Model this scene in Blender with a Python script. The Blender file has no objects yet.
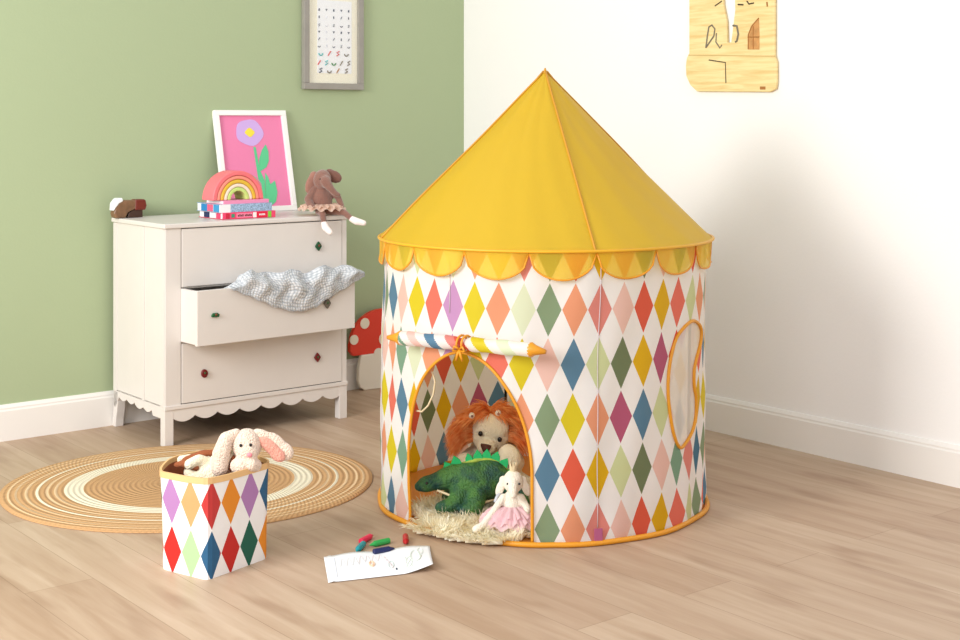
import bpy, bmesh, math, random
from mathutils import Vector, Matrix, Euler, noise
random.seed(7)
PI = math.pi
R = math.radians
SC = bpy.context.scene
COL = SC.collection

# ------------------------------------------------------------------ camera
FPX, CAM_H, HORIZON = 1371.0, 1.21, 120.0
cam_data = bpy.data.cameras.new('camera')
cam_data.sensor_width = 36
cam_data.lens = FPX / 960 * 36
cam_data.shift_y = -(320 - HORIZON) / 960
cam = bpy.data.objects.new('camera', cam_data)
cam.location = (0, 0, CAM_H)
cam.rotation_euler = (R(90), 0, 0)
COL.objects.link(cam)
SC.camera = cam
# ------------------------------------------------------------------ world, lights, exposure
SC.view_settings.view_transform = 'Standard'
SC.view_settings.look = 'None'
SC.view_settings.gamma = 1
SC.view_settings.use_curve_mapping = False
SC.view_settings.exposure = 0.12
w = bpy.data.worlds.new('room_light')
SC.world = w
w.use_nodes = True
w.node_tree.nodes['Background'].inputs[0].default_value = (0.955, 0.97, 1.0, 1)
w.node_tree.nodes['Background'].inputs[1].default_value = 0.84

ANG = R(39)
XH = Vector((math.cos(ANG), math.sin(ANG), 0))      # along the green wall, to the right
YH = Vector((-math.sin(ANG), math.cos(ANG), 0))     # into the green wall
CORNER = Vector((-.077, 6.57, 0))
TC = Vector((.200, 4.40, 0))                        # centre of the tent


def area(name, loc, target, sx, sy, power, col):
    l = bpy.data.lights.new(name, 'AREA')
    l.shape = 'RECTANGLE'
    l.size, l.size_y, l.energy, l.color = sx, sy, power, col
    o = bpy.data.objects.new(name, l)
    o.location = loc
    o.rotation_euler = (Vector(target) - Vector(loc)).to_track_quat('-Z', 'Y').to_euler()
    COL.objects.link(o)
    return o


area('window_light', TC - XH * 4.3 - YH * .05 + Vector((0, 0, 2.05)), TC + Vector((0, 0, .6)), 1.5, 1.5, 145, (1, .982, .96))
area('front_fill', (-1.0, .3, 2.1), (.1, 4.2, .2), 1.8, 1.2, 38, (1, .98, .95))  # unseen fill added on the viewer's side to brighten tent front and toys


# ------------------------------------------------------------------ materials
def new_mat(name):
    m = bpy.data.materials.new(name)
    m.use_nodes = True
    nt = m.node_tree
    return m, nt, nt.nodes['Principled BSDF'], nt.nodes['Material Output']


def lin(c):
    return tuple(((v / 255) / 12.92 if v / 255 <= .04045 else ((v / 255 + .055) / 1.055) ** 2.4) for v in c) + (1,)


def mat(name, rgb, rough=.6, bump=0, bscale=60, vary=0, vscale=8, metallic=0, sheen=0, spec=.4):
    m, nt, p, out = new_mat(name)
    p.inputs['Base Color'].default_value = lin(rgb)
    p.inputs['Roughness'].default_value = rough
    p.inputs['Metallic'].default_value = metallic
    p.inputs['Specular IOR Level'].default_value = spec
    if sheen:
        p.inputs['Sheen Weight'].default_value = sheen
        p.inputs['Sheen Roughness'].default_value = .6
    tc = nt.nodes.new('ShaderNodeTexCoord')
    if vary:
        n = nt.nodes.new('ShaderNodeTexNoise')
        n.inputs['Scale'].default_value = vscale
        n.inputs['Detail'].default_value = 4
        nt.links.new(tc.outputs['Object'], n.inputs['Vector'])
        mx = nt.nodes.new('ShaderNodeHueSaturation')
        mx.inputs['Color'].default_value = lin(rgb)
        mr = nt.nodes.new('ShaderNodeMapRange')
        mr.inputs[1].default_value, mr.inputs[2].default_value = .3, .7
        mr.inputs[3].default_value, mr.inputs[4].default_value = 1 - vary, 1 + vary
        nt.links.new(n.outputs['Fac'], mr.inputs[0])
        nt.links.new(mr.outputs[0], mx.inputs['Value'])
        nt.links.new(mx.outputs[0], p.inputs['Base Color'])
    if bump:
        n = nt.nodes.new('ShaderNodeTexNoise')
        n.inputs['Scale'].default_value = bscale
        n.inputs['Detail'].default_value = 3
        nt.links.new(tc.outputs['Object'], n.inputs['Vector'])
        b = nt.nodes.new('ShaderNodeBump')
        b.inputs['Strength'].default_value = bump
        b.inputs['Distance'].default_value = .01
        nt.links.new(n.outputs['Fac'], b.inputs['Height'])
        nt.links.new(b.outputs[0], p.inputs['Normal'])
    return m


def math_node(nt, op, a, b=None):
    n = nt.nodes.new('ShaderNodeMath')
    n.operation = op
    for i, v in enumerate((a, b)):
        if v is None:
            continue
        if isinstance(v, (int, float)):
            n.inputs[i].default_value = v
        else:
            nt.links.new(v, n.inputs[i])
    return n.outputs[0]


def diamond_mat(name, base, translucent=.3):
    """cloth: diamonds in the per-cell tint on a plain ground, cells are whole units of UV"""
    m, nt, p, out = new_mat(name)
    uv = nt.nodes.new('ShaderNodeUVMap')
    sp = nt.nodes.new('ShaderNodeSeparateXYZ')
    nt.links.new(uv.outputs[0], sp.inputs[0])
    fu = math_node(nt, 'ABSOLUTE', math_node(nt, 'SUBTRACT', math_node(nt, 'FRACT', sp.outputs[0]), .5))
    fv = math_node(nt, 'ABSOLUTE', math_node(nt, 'SUBTRACT', math_node(nt, 'FRACT', sp.outputs[1]), .5))
    mask = math_node(nt, 'LESS_THAN', math_node(nt, 'ADD', fu, fv), .487)
    at = nt.nodes.new('ShaderNodeAttribute')
    at.attribute_name = 'Tint'
    mx = nt.nodes.new('ShaderNodeMixRGB')
    mx.inputs[1].default_value = lin(base)
    nt.links.new(mask, mx.inputs[0])
    nt.links.new(at.outputs['Color'], mx.inputs[2])
    p.inputs['Roughness'].default_value = .55
    p.inputs['Specular IOR Level'].default_value = .25
    nt.links.new(mx.outputs[0], p.inputs['Base Color'])
    tc = nt.nodes.new('ShaderNodeTexCoord')
    n = nt.nodes.new('ShaderNodeTexNoise')
    n.inputs['Scale'].default_value = 9
    n.inputs['Detail'].default_value = 2
    nt.links.new(tc.outputs['Object'], n.inputs['Vector'])
    b = nt.nodes.new('ShaderNodeBump')
    b.inputs['Strength'].default_value = .25
    b.inputs['Distance'].default_value = .02
    nt.links.new(n.outputs['Fac'], b.inputs['Height'])
    nt.links.new(b.outputs[0], p.inputs['Normal'])
    if translucent:
        tr = nt.nodes.new('ShaderNodeBsdfTranslucent')
        nt.links.new(mx.outputs[0], tr.inputs[0])
        ms = nt.nodes.new('ShaderNodeMixShader')
        ms.inputs[0].default_value = translucent
        nt.links.new(p.outputs[0], ms.inputs[1])
        nt.links.new(tr.outputs[0], ms.inputs[2])
        nt.links.new(ms.outputs[0], out.inputs[0])
    return m


def sheer_mat(name, rgb, translucent=.3, clear=0.0, rough=.45):
    m, nt, p, out = new_mat(name)
    p.inputs['Base Color'].default_value = lin(rgb)
    p.inputs['Roughness'].default_value = rough
    tr = nt.nodes.new('ShaderNodeBsdfTranslucent')
    tr.inputs[0].default_value = lin(rgb)
    ms = nt.nodes.new('ShaderNodeMixShader')
    ms.inputs[0].default_value = translucent
    nt.links.new(p.outputs[0], ms.inputs[1])
    nt.links.new(tr.outputs[0], ms.inputs[2])
    last = ms
    if clear:
        t = nt.nodes.new('ShaderNodeBsdfTransparent')
        t.inputs[0].default_value = lin(tuple(min(255, int(v * .3 + 255 * .7)) for v in rgb))
        m2 = nt.nodes.new('ShaderNodeMixShader')
        m2.inputs[0].default_value = clear
        nt.links.new(ms.outputs[0], m2.inputs[1])
        nt.links.new(t.outputs[0], m2.inputs[2])
        last = m2
    tc = nt.nodes.new('ShaderNodeTexCoord')
    n = nt.nodes.new('ShaderNodeTexNoise')
    n.inputs['Scale'].default_value = 7
    nt.links.new(tc.outputs['Object'], n.inputs['Vector'])
    b = nt.nodes.new('ShaderNodeBump')
    b.inputs['Strength'].default_value = .22
    b.inputs['Distance'].default_value = .02
    nt.links.new(n.outputs['Fac'], b.inputs['Height'])
    nt.links.new(b.outputs[0], p.inputs['Normal'])
    nt.links.new(last.outputs[0], out.inputs[0])
    return m


def floor_mat():
    m, nt, p, out = new_mat('oak_planks')
    tc = nt.nodes.new('ShaderNodeTexCoord')
    mp = nt.nodes.new('ShaderNodeMapping')
    mp.inputs['Rotation'].default_value = (0, 0, R(90))
    nt.links.new(tc.outputs['Object'], mp.inputs[0])
    br = nt.nodes.new('ShaderNodeTexBrick')
    br.inputs['Scale'].default_value = 1
    br.inputs['Brick Width'].default_value = 1.7
    br.inputs['Row Height'].default_value = .185
    br.inputs['Mortar Size'].default_value = .0011
    br.inputs['Mortar Smooth'].default_value = .4
    br.inputs['Color1'].default_value = lin((196, 173, 149))
    br.inputs['Color2'].default_value = lin((183, 157, 133))
    br.inputs['Mortar'].default_value = lin((156, 132, 108))
    br.offset = .37
    nt.links.new(mp.outputs[0], br.inputs[0])
    mp2 = nt.nodes.new('ShaderNodeMapping')
    mp2.inputs['Scale'].default_value = (11, .9, 1)
    mp2.inputs['Rotation'].default_value = (0, 0, R(90))
    nt.links.new(tc.outputs['Object'], mp2.inputs[0])
    n = nt.nodes.new('ShaderNodeTexNoise')
    n.inputs['Scale'].default_value = 1.6
    n.inputs['Detail'].default_value = 5
    n.inputs['Roughness'].default_value = .6
    n.inputs['Distortion'].default_value = .6
    nt.links.new(mp2.outputs[0], n.inputs[0])
    cr = nt.nodes.new('ShaderNodeValToRGB')
    cr.color_ramp.elements[0].position = .32
    cr.color_ramp.elements[0].color = lin((196, 172, 150))
    cr.color_ramp.elements[1].position = .68
    cr.color_ramp.elements[1].color = (1, 1, 1, 1)
    nt.links.new(n.outputs['Fac'], cr.inputs[0])
    mx = nt.nodes.new('ShaderNodeMixRGB')
    mx.blend_type = 'MULTIPLY'
    mx.inputs[0].default_value = .45
    nt.links.new(br.outputs['Color'], mx.inputs[1])
    nt.links.new(cr.outputs[0], mx.inputs[2])
    # broad, soft patches and a few darker knots along the grain
    mp3 = nt.nodes.new('ShaderNodeMapping')
    mp3.inputs['Scale'].default_value = (5, 1.2, 1)
    mp3.inputs['Rotation'].default_value = (0, 0, R(90))
    nt.links.new(tc.outputs['Object'], mp3.inputs[0])
    n2 = nt.nodes.new('ShaderNodeTexNoise')
    n2.inputs['Scale'].default_value = 2.2
    n2.inputs['Detail'].default_value = 2
    nt.links.new(mp3.outputs[0], n2.inputs[0])
    cr2 = nt.nodes.new('ShaderNodeValToRGB')
    cr2.color_ramp.elements[0].position = .24
    cr2.color_ramp.elements[0].color = lin((180, 150, 128))
    cr2.color_ramp.elements[1].position = .46
    cr2.color_ramp.elements[1].color = (1, 1, 1, 1)
    nt.links.new(n2.outputs['Fac'], cr2.inputs[0])
    mx2 = nt.nodes.new('ShaderNodeMixRGB')
    mx2.blend_type = 'MULTIPLY'
    mx2.inputs[0].default_value = .45
    nt.links.new(mx.outputs[0], mx2.inputs[1])
    nt.links.new(cr2.outputs[0], mx2.inputs[2])
    nt.links.new(mx2.outputs[0], p.inputs['Base Color'])
    p.inputs['Roughness'].default_value = .5
    p.inputs['Specular IOR Level'].default_value = .35
    b = nt.nodes.new('ShaderNodeBump')
    b.inputs['Strength'].default_value = .15
    b.inputs['Distance'].default_value = .004
    nt.links.new(n.outputs['Fac'], b.inputs['Height'])
    nt.links.new(b.outputs[0], p.inputs['Normal'])
    return m


def rug_mat(a_, b_):
    """braided jute: rings follow the oval, light bands at set distances"""
    m, nt, p, out = new_mat('braided_jute')
    tc = nt.nodes.new('ShaderNodeTexCoord')
    sp = nt.nodes.new('ShaderNodeSeparateXYZ')
    nt.links.new(tc.outputs['Object'], sp.inputs[0])
    x = math_node(nt, 'DIVIDE', sp.outputs[0], a_)
    y = math_node(nt, 'DIVIDE', sp.outputs[1], b_)
    r = math_node(nt, 'SQRT', math_node(nt, 'ADD', math_node(nt, 'POWER', x, 2), math_node(nt, 'POWER', y, 2)))
    n = nt.nodes.new('ShaderNodeTexNoise')
    n.inputs['Scale'].default_value = 3
    nt.links.new(tc.outputs['Object'], n.inputs[0])
    r = math_node(nt, 'ADD', r, math_node(nt, 'MULTIPLY', math_node(nt, 'SUBTRACT', n.outputs['Fac'], .5), .012))
    cr = nt.nodes.new('ShaderNodeValToRGB')
    cr.color_ramp.interpolation = 'CONSTANT'
    J, W, L = (196, 152, 104), (232, 222, 196), (222, 190, 148)
    stops = [(0, J), (.565, W), (.665, J), (.70, L), (.715, J), (.745, L), (.76, J), (.795, W), (.812, J), (.85, L), (.866, J), (.905, L), (.917, J), (.945, L), (.955, J)]
    els = cr.color_ramp.elements
    els[0].position = 0
    els[0].color = lin(J)
    els[1].position = .565
    els[1].color = lin(W)
    for pos, c in stops[2:]:
        e = els.new(pos)
        e.color = lin(c)
    nt.links.new(r, cr.inputs[0])
    wv = math_node(nt, 'SINE', math_node(nt, 'MULTIPLY', r, 2 * PI * 34))
    ang = math_node(nt, 'ARCTAN2', y, x)
    br = math_node(nt, 'SINE', math_node(nt, 'ADD', math_node(nt, 'MULTIPLY', ang, 190), math_node(nt, 'MULTIPLY', r, 210)))
    h = math_node(nt, 'ADD', wv, math_node(nt, 'MULTIPLY', br, .5))
    hs = nt.nodes.new('ShaderNodeHueSaturation')
    v = math_node(nt, 'ADD', 1.0, math_node(nt, 'MULTIPLY', h, .035))
    nt.links.new(v, hs.inputs['Value'])
    nt.links.new(cr.outputs[0], hs.inputs['Color'])
    nt.links.new(hs.outputs[0], p.inputs['Base Color'])
    b = nt.nodes.new('ShaderNodeBump')
    b.inputs['Strength'].default_value = .6
    b.inputs['Distance'].default_value = .003
    nt.links.new(h, b.inputs['Height'])
    nt.links.new(b.outputs[0], p.inputs['Normal'])
    p.inputs['Roughness'].default_value = .85
    return m


def knit_mat():
    m, nt, p, out = new_mat('grey_knit')
    uv = nt.nodes.new('ShaderNodeUVMap')
    v = nt.nodes.new('ShaderNodeTexVoronoi')
    v.inputs['Scale'].default_value = 1
    v.inputs['Randomness'].default_value = .35
    nt.links.new(uv.outputs[0], v.inputs['Vector'])
    cr = nt.nodes.new('ShaderNodeValToRGB')
    cr.color_ramp.elements[0].position = .1
    cr.color_ramp.elements[0].color = lin((238, 240, 242))
    cr.color_ramp.elements[1].position = .62
    cr.color_ramp.elements[1].color = lin((172, 178, 184))
    nt.links.new(v.outputs['Distance'], cr.inputs[0])
    nt.links.new(cr.outputs[0], p.inputs['Base Color'])
    b = nt.nodes.new('ShaderNodeBump')
    b.invert = True
    b.inputs['Strength'].default_value = .8
    b.inputs['Distance'].default_value = .006
    nt.links.new(v.outputs['Distance'], b.inputs['Height'])
    nt.links.new(b.outputs[0], p.inputs['Normal'])
    p.inputs['Roughness'].default_value = .9
    return m


def pine_mat():
    m, nt, p, out = new_mat('pale_pine')
    tc = nt.nodes.new('ShaderNodeTexCoord')
    mp = nt.nodes.new('ShaderNodeMapping')
    mp.inputs['Scale'].default_value = (2, 2, 22)
    nt.links.new(tc.outputs['Object'], mp.inputs[0])
    n = nt.nodes.new('ShaderNodeTexNoise')
    n.inputs['Scale'].default_value = 3
    n.inputs['Detail'].default_value = 4
    n.inputs['Distortion'].default_value = .5
    nt.links.new(mp.outputs[0], n.inputs[0])
    cr = nt.nodes.new('ShaderNodeValToRGB')
    cr.color_ramp.elements[0].position = .3
    cr.color_ramp.elements[0].color = lin((222, 190, 124))
    cr.color_ramp.elements[1].position = .6
    cr.color_ramp.elements[1].color = lin((238, 217, 158))
    nt.links.new(n.outputs['Fac'], cr.inputs[0])
    nt.links.new(cr.outputs[0], p.inputs['Base Color'])
    p.inputs['Roughness'].default_value = .55
    return m


def hair_mat(name, c1, c2, scale=40, fuzz=0):
    m, nt, p, out = new_mat(name)
    tc = nt.nodes.new('ShaderNodeTexCoord')
    n = nt.nodes.new('ShaderNodeTexNoise')
    n.inputs['Scale'].default_value = scale
    n.inputs['Detail'].default_value = 3
    nt.links.new(tc.outputs['Object'], n.inputs[0])
    cr = nt.nodes.new('ShaderNodeValToRGB')
    cr.color_ramp.elements[0].position = .35
    cr.color_ramp.elements[0].color = lin(c1)
    cr.color_ramp.elements[1].position = .62
    cr.color_ramp.elements[1].color = lin(c2)
    nt.links.new(n.outputs['Fac'], cr.inputs[0])
    nt.links.new(cr.outputs[0], p.inputs['Base Color'])
    p.inputs['Roughness'].default_value = .6
    if fuzz:
        n2 = nt.nodes.new('ShaderNodeTexNoise')
        n2.inputs['Scale'].default_value = 170
        nt.links.new(tc.outputs['Object'], n2.inputs[0])
        b = nt.nodes.new('ShaderNodeBump')
        b.inputs['Strength'].default_value = fuzz
        b.inputs['Distance'].default_value = .01
        nt.links.new(n2.outputs['Fac'], b.inputs['Height'])
        nt.links.new(b.outputs[0], p.inputs['Normal'])
    tr = nt.nodes.new('ShaderNodeBsdfTranslucent')
    nt.links.new(cr.outputs[0], tr.inputs[0])
    ms = nt.nodes.new('ShaderNodeMixShader')
    ms.inputs[0].default_value = 0 if fuzz else .3
    nt.links.new(p.outputs[0], ms.inputs[1])
    nt.links.new(tr.outputs[0], ms.inputs[2])
    nt.links.new(ms.outputs[0], out.inputs[0])
    return m


M = {}
M['floor'] = floor_mat()
M['green_wall'] = mat('sage_wall_paint', (168, 182, 145), .7, bump=.05, bscale=90, spec=.2)
M['white_wall'] = mat('white_wall_paint', (243, 241, 238), .7, bump=.05, bscale=90, spec=.2)
M['skirting'] = mat('white_skirting_paint', (236, 232, 226), .45)
M['chest'] = mat('warm_white_lacquer', (223, 217, 211), .38, vary=.015, spec=.4)
M['inner_shade'] = mat('interior_shade_tint', (60, 54, 50), .8)  # shade of the hollow carcass, put into the inner panels' colour
M['yellow_roof'] = sheer_mat('mustard_polyester', (224, 188, 44), .38)
M['yellow_sheer'] = sheer_mat('sheer_yellow_voile', (250, 214, 62), .4, clear=.42)
M['piping'] = mat('golden_satin_piping', (218, 146, 34), .35, bump=.2, bscale=200)
M['gold'] = mat('gold_binding', (220, 164, 34), .4)
M['seam'] = mat('tan_seam_tape', (200, 142, 40), .5)
M['tent_cloth'] = diamond_mat('harlequin_cloth', (247, 248, 249), .42)
M['basket_cloth'] = diamond_mat('harlequin_canvas', (238, 235, 233), .0)
M['tent_floor'] = sheer_mat('amber_groundsheet', (232, 156, 72), .1)
M['window_mesh'] = sheer_mat('white_window_mesh', (248, 247, 242), .45, clear=.28)
M['pole'] = mat('black_pole', (28, 32, 30), .4)
M['rug'] = rug_mat(.605, .545)
M['knit'] = knit_mat()
M['pine'] = pine_mat()
M['cream_plush'] = mat('cream_plush', (255, 243, 212), .95, bump=.8, bscale=260, vary=.05, vscale=30, sheen=.3)
M['white_plush'] = mat('white_plush', (246, 236, 218), .95, bump=.7, bscale=260, vary=.03, vscale=30, sheen=.3)
M['bunny_plush'] = mat('blush_cream_plush', (244, 218, 196), .95, bump=1, bscale=220, vary=.06, vscale=40, sheen=.4)
M['pink_plush'] = mat('pink_plush', (232, 160, 140), .95, bump=.8, bscale=220, vary=.08, vscale=40, sheen=.3)
M['brown_plush'] = mat('brown_velour', (134, 92, 78), .9, bump=.4, bscale=160, vary=.12, vscale=25, sheen=.5)
M['green_plush'] = hair_mat('mottled_green_plush', (12, 64, 56), (64, 112, 48), 24, .8)
M['spike'] = mat('bright_green_felt', (34, 168, 96), .8, bump=.2)
M['lime_trim'] = mat('olive_trim', (150, 170, 70), .8, vary=.2, vscale=60)
M['mane'] = hair_mat('orange_mane', (240, 136, 62), (255, 186, 120), 45)
M['fleece'] = hair_mat('cream_sheepskin', (246, 232, 196), (255, 252, 236), 30)
M['black_gloss'] = mat('black_bead', (24, 18, 16), .15)
M['nose_brown'] = mat('brown_nose_velvet', (88, 44, 30), .6)
M['pink_nose'] = mat('pink_nose', (236, 140, 150), .7)
M['tulle_pink'] = sheer_mat('pink_tulle', (252, 222, 228), .4, clear=.15)
M['tulle_peach'] = sheer_mat('peach_tulle', (250, 222, 204), .4, clear=.1)
M['satin_white'] = mat('white_satin', (250, 238, 232), .35)
M['silver'] = mat('silver_fabric', (186, 190, 198), .35)
M['crown'] = mat('beige_crown', (214, 196, 160), .5)
M['frame_white'] = mat('white_frame_paint', (244, 242, 238), .4)
M['frame_grey'] = mat('grey_frame_wood', (150, 146, 138), .45, vary=.06, vscale=20)
M['mat_cream'] = mat('cream_card', (238, 234, 214), .7)
M['paper_white'] = mat('white_paper', (236, 238, 240), .7)
M['print_pink'] = mat('pink_print', (232, 130, 172), .5)
M['print_lilac'] = mat('lilac_print', (204, 170, 228), .5)
M['print_yellow'] = mat('yellow_print', (244, 222, 70), .5)
M['print_green'] = mat('green_print', (92, 200, 142), .5)
M['board_back'] = mat('brown_backing', (120, 98, 78), .8)
M['ink_navy'] = mat('navy_ink', (62, 74, 96), .7)
M['ink_red'] = mat('red_ink', (206, 74, 70), .7)
M['ink_teal'] = mat('teal_ink', (70, 180, 180), .7)
M['ink_green'] = mat('green_ink', (52, 130, 70), .7)
M['ink_brown'] = mat('brown_ink', (166, 112, 56), .7)
M['ink_grey'] = mat('grey_ink', (120, 112, 96), .7)
M['ink_dark'] = mat('dark_ink', (70, 52, 36), .7)
M['toad_red'] = mat('mushroom_red', (222, 58, 34), .45)
M['toad_white'] = mat('mushroom_cream', (232, 224, 208), .5)
M['wall_dot'] = mat('dot_cream', (236, 226, 206), .5)


# ------------------------------------------------------------------ mesh helpers
def obj(name, bm, material, parent=None, smooth=False, bevel=0, loc=None):
    me = bpy.data.meshes.new(name)
    bmesh.ops.recalc_face_normals(bm, faces=bm.faces) if smooth != 'keep' else None
    bm.to_mesh(me)
    bm.free()
    if smooth:
        me.polygons.foreach_set('use_smooth', [True] * len(me.polygons))
    ms = material if isinstance(material, (list, tuple)) else [material]
    for m_ in ms:
        me.materials.append(m_)
    o = bpy.data.objects.new(name, me)
    COL.objects.link(o)
    if parent:
        o.parent = parent
    if loc:
        o.location = loc
    if bevel:
        b = o.modifiers.new('bevel', 'BEVEL')
        b.width = bevel
        b.segments = 3
        b.limit_method = 'ANGLE'
        b.angle_limit = R(40)
    return o


def thing(name, label, cat, loc=(0, 0, 0), rotz=0, group=None):
    o = bpy.data.objects.new(name, None)
    o.empty_display_size = .05
    COL.objects.link(o)
    o.location = loc
    o.rotation_euler = (0, 0, rotz)
    return tag(o, label, cat, group)


def tag(o, label, cat, group=None, kind=None):
    o['label'] = label
    o['category'] = cat
    if group:
        o['group'] = group
    if kind:
        o['kind'] = kind
    return o


def struct(o, label=None):
    o['kind'] = 'structure'
    return o


def box(bm, x0, x1, y0, y1, z0, z1, mtx=None):
    vs = [bm.verts.new((x, y, z)) for z in (z0, z1) for y in (y0, y1) for x in (x0, x1)]
    for f in ((0, 1, 3, 2), (4, 6, 7, 5), (0, 4, 5, 1), (2, 3, 7, 6), (0, 2, 6, 4), (1, 5, 7, 3)):
        bm.faces.new([vs[i] for i in f])
    if mtx:
        bmesh.ops.transform(bm, matrix=mtx, verts=vs)
    return vs


def prism_xz(bm, pts, y0, y1, mtx=None):
    """outline in x,z extruded along y"""
    a = [bm.verts.new((p[0], y0, p[1])) for p in pts]
    b = [bm.verts.new((p[0], y1, p[1])) for p in pts]
    bm.faces.new(a)
    bm.faces.new(b[::-1])
    n = len(pts)
    for i in range(n):
        bm.faces.new((a[i], b[i], b[(i + 1) % n], a[(i + 1) % n]))
    if mtx:
        bmesh.ops.transform(bm, matrix=mtx, verts=a + b)
    return a + b


def tube(bm, pts, rad, seg=8, closed=False, caps=True):
    pts = [Vector(p) for p in pts]
    n = len(pts)
    rads = rad if isinstance(rad, (list, tuple)) else [rad] * n
    rings = []
    up = Vector((0, 0, 1))
    prev = None
    for i, p in enumerate(pts):
        if closed:
            t = pts[(i + 1) % n] - pts[i - 1]
        else:
            t = pts[min(i + 1, n - 1)] - pts[max(i - 1, 0)]
        t.normalize()
        if prev is None:
            u = t.cross(up)
            if u.length < .1:
                u = t.cross(Vector((1, 0, 0)))
            u.normalize()
        else:
            u = prev - t * prev.dot(t)
            u.normalize()
        prev = u
        v = t.cross(u)
        rings.append([bm.verts.new(p + (u * math.cos(2 * PI * k / seg) + v * math.sin(2 * PI * k / seg)) * rads[i]) for k in range(seg)])
    m_ = n if closed else n - 1
    for i in range(m_):
        A, B = rings[i], rings[(i + 1) % n]
        for k in range(seg):
            bm.faces.new((A[k], A[(k + 1) % seg], B[(k + 1) % seg], B[k]))
    if caps and not closed:
        bm.faces.new(rings[0][::-1])
        bm.faces.new(rings[-1])
    return rings


def ell(bm, c, r, rot=(0, 0, 0), seg=20):
    mtx = Matrix.Translation(Vector(c)) @ Euler([R(v) for v in rot]).to_matrix().to_4x4() @ Matrix.Diagonal((r[0], r[1], r[2], 1))
    bmesh.ops.create_uvsphere(bm, u_segments=seg, v_segments=max(8, seg * 2 // 3), radius=1, matrix=mtx)


def limb(bm, pts, rads):
    """rounded tapering limb made of overlapping balls; the remesh joins them"""
    for i in range(len(pts) - 1):
        a, b = Vector(pts[i]), Vector(pts[i + 1])
        n = max(2, int((b - a).length / (min(rads[i], rads[i + 1]) * .35)))
        for k in range(n + 1):
            t = k / n
            r_ = rads[i] * (1 - t) + rads[i + 1] * t
            ell(bm, a.lerp(b, t), (r_, r_, r_), seg=12)


def plush(name, bm, material, parent, voxel=.005, smooth=6):
    o = obj(name, bm, material, parent, smooth=True)
    r_ = o.modifiers.new('join', 'REMESH')
    r_.mode = 'VOXEL'
    r_.voxel_size = voxel
    r_.use_smooth_shade = True
    s_ = o.modifiers.new('soften', 'SMOOTH')
    s_.iterations = smooth
    s_.factor = .6
    return o


def strand(bm, p, d, length, width, droop=0., seg=3, bendv=None):
    """one tapering hair lock"""
    d = Vector(d).normalized()
    side = d.cross(Vector((random.uniform(-1, 1), random.uniform(-1, 1), random.uniform(-1, 1))))
    if side.length < .05:
        side = Vector((1, 0, 0))
    side.normalize()
    p = Vector(p)
    prev = (bm.verts.new(p - side * width), bm.verts.new(p + side * width))
    for k in range(1, seg + 1):
        p = p + d * (length / seg)
        d = (d + Vector((0, 0, -droop)) + (bendv or Vector())).normalized()
        if k == seg:
            t = bm.verts.new(p)
            bm.faces.new((prev[0], prev[1], t))
        else:
            w_ = width * (1 - k / seg * .6)
            cur = (bm.verts.new(p - side * w_), bm.verts.new(p + side * w_))
            bm.faces.new((prev[0], prev[1], cur[1], cur[0]))
            prev = cur


def ring_pts(f, n):
    return [f(2 * PI * i / n) for i in range(n)]


# ------------------------------------------------------------------ room shell
WL, WR, WH = 5.0, 5.6, 2.7
room_rot = ANG


def room(name, bm, m_, **k):
    o = obj(name, bm, m_, **k)
    o.location = CORNER
    o.rotation_euler = (0, 0, room_rot)
    return struct(o)


# room frame: x along the green wall (negative = towards the left), y negative = towards the viewer along the white wall
bm = bmesh.new()
box(bm, -WL, .12, -WR, .12, -.06, 0)
room('floor', bm, M['floor'])
bm = bmesh.new()
box(bm, -WL, 0, 0, .12, 0, WH)
room('wall_left', bm, M['green_wall'])
bm = bmesh.new()
box(bm, 0, .12, -WR, .12, 0, WH)
room('wall_right', bm, M['white_wall'])


def skirting_profile(L, flip):
    prof = [(0, 0), (-.016, 0), (-.016, .112), (-.013, .118), (-.013, .124), (-.006, .136), (0, .136)]
    bm = bmesh.new()
    if flip:      # along the white wall
        a = [bm.verts.new((x, -L, z)) for x, z in prof]
        b = [bm.verts.new((x, 0, z)) for x, z in prof]
    else:
        a = [bm.verts.new((-L, x, z)) for x, z in prof]
        b = [bm.verts.new((-.0, x, z)) for x, z in prof]
    bm.faces.new(a)
    bm.faces.new(b[::-1])
    for i in range(len(prof) - 1):
        bm.faces.new((a[i], a[i + 1], b[i + 1], b[i]))
    return bm


room('baseboard_left', skirting_profile(WL, False), M['skirting'])
room('baseboard_right', skirting_profile(WR, True), M['skirting'])


def room_pt(t_left=None, t_right=None, off=0, z=0):
    if t_left is not None:
        return CORNER + XH * t_left - YH * off + Vector((0, 0, z))
    return CORNER - YH * t_right - XH * off + Vector((0, 0, z))


# ------------------------------------------------------------------ jute rug
t_rug = bmesh.new()
NR = 120
prof = [(0, .007), (.2, .007), (.5, .007), (.8, .007), (.97, .007), (.992, .0055), (1, .003), (1, .0)]
rings = []
for (s, z) in prof:
    if s == 0:
        rings.append([t_rug.verts.new((0, 0, z))])
    else:
        rings.append([t_rug.verts.new((.605 * s * (1 + .004 * math.sin(5 * q)) * math.cos(q), .545 * s * (1 + .004 * math.sin(3 * q)) * math.sin(q), z)) for q in [2 * PI * i / NR for i in range(NR)]])
for i in range(NR):
    t_rug.faces.new((rings[0][0], rings[1][i], rings[1][(i + 1) % NR]))
for A, B in zip(rings[1:], rings[2:]):
    for i in range(NR):
        t_rug.faces.new((A[i], B[i], B[(i + 1) % NR], A[(i + 1) % NR]))
rug = obj('jute_rug', t_rug, M['rug'], smooth=True)
rug.location = (-.962, 4.560, .001)
rug.rotation_euler = (0, 0, R(12))
tag(rug, 'oval braided jute rug with pale rings on the floor', 'rug')

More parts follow.
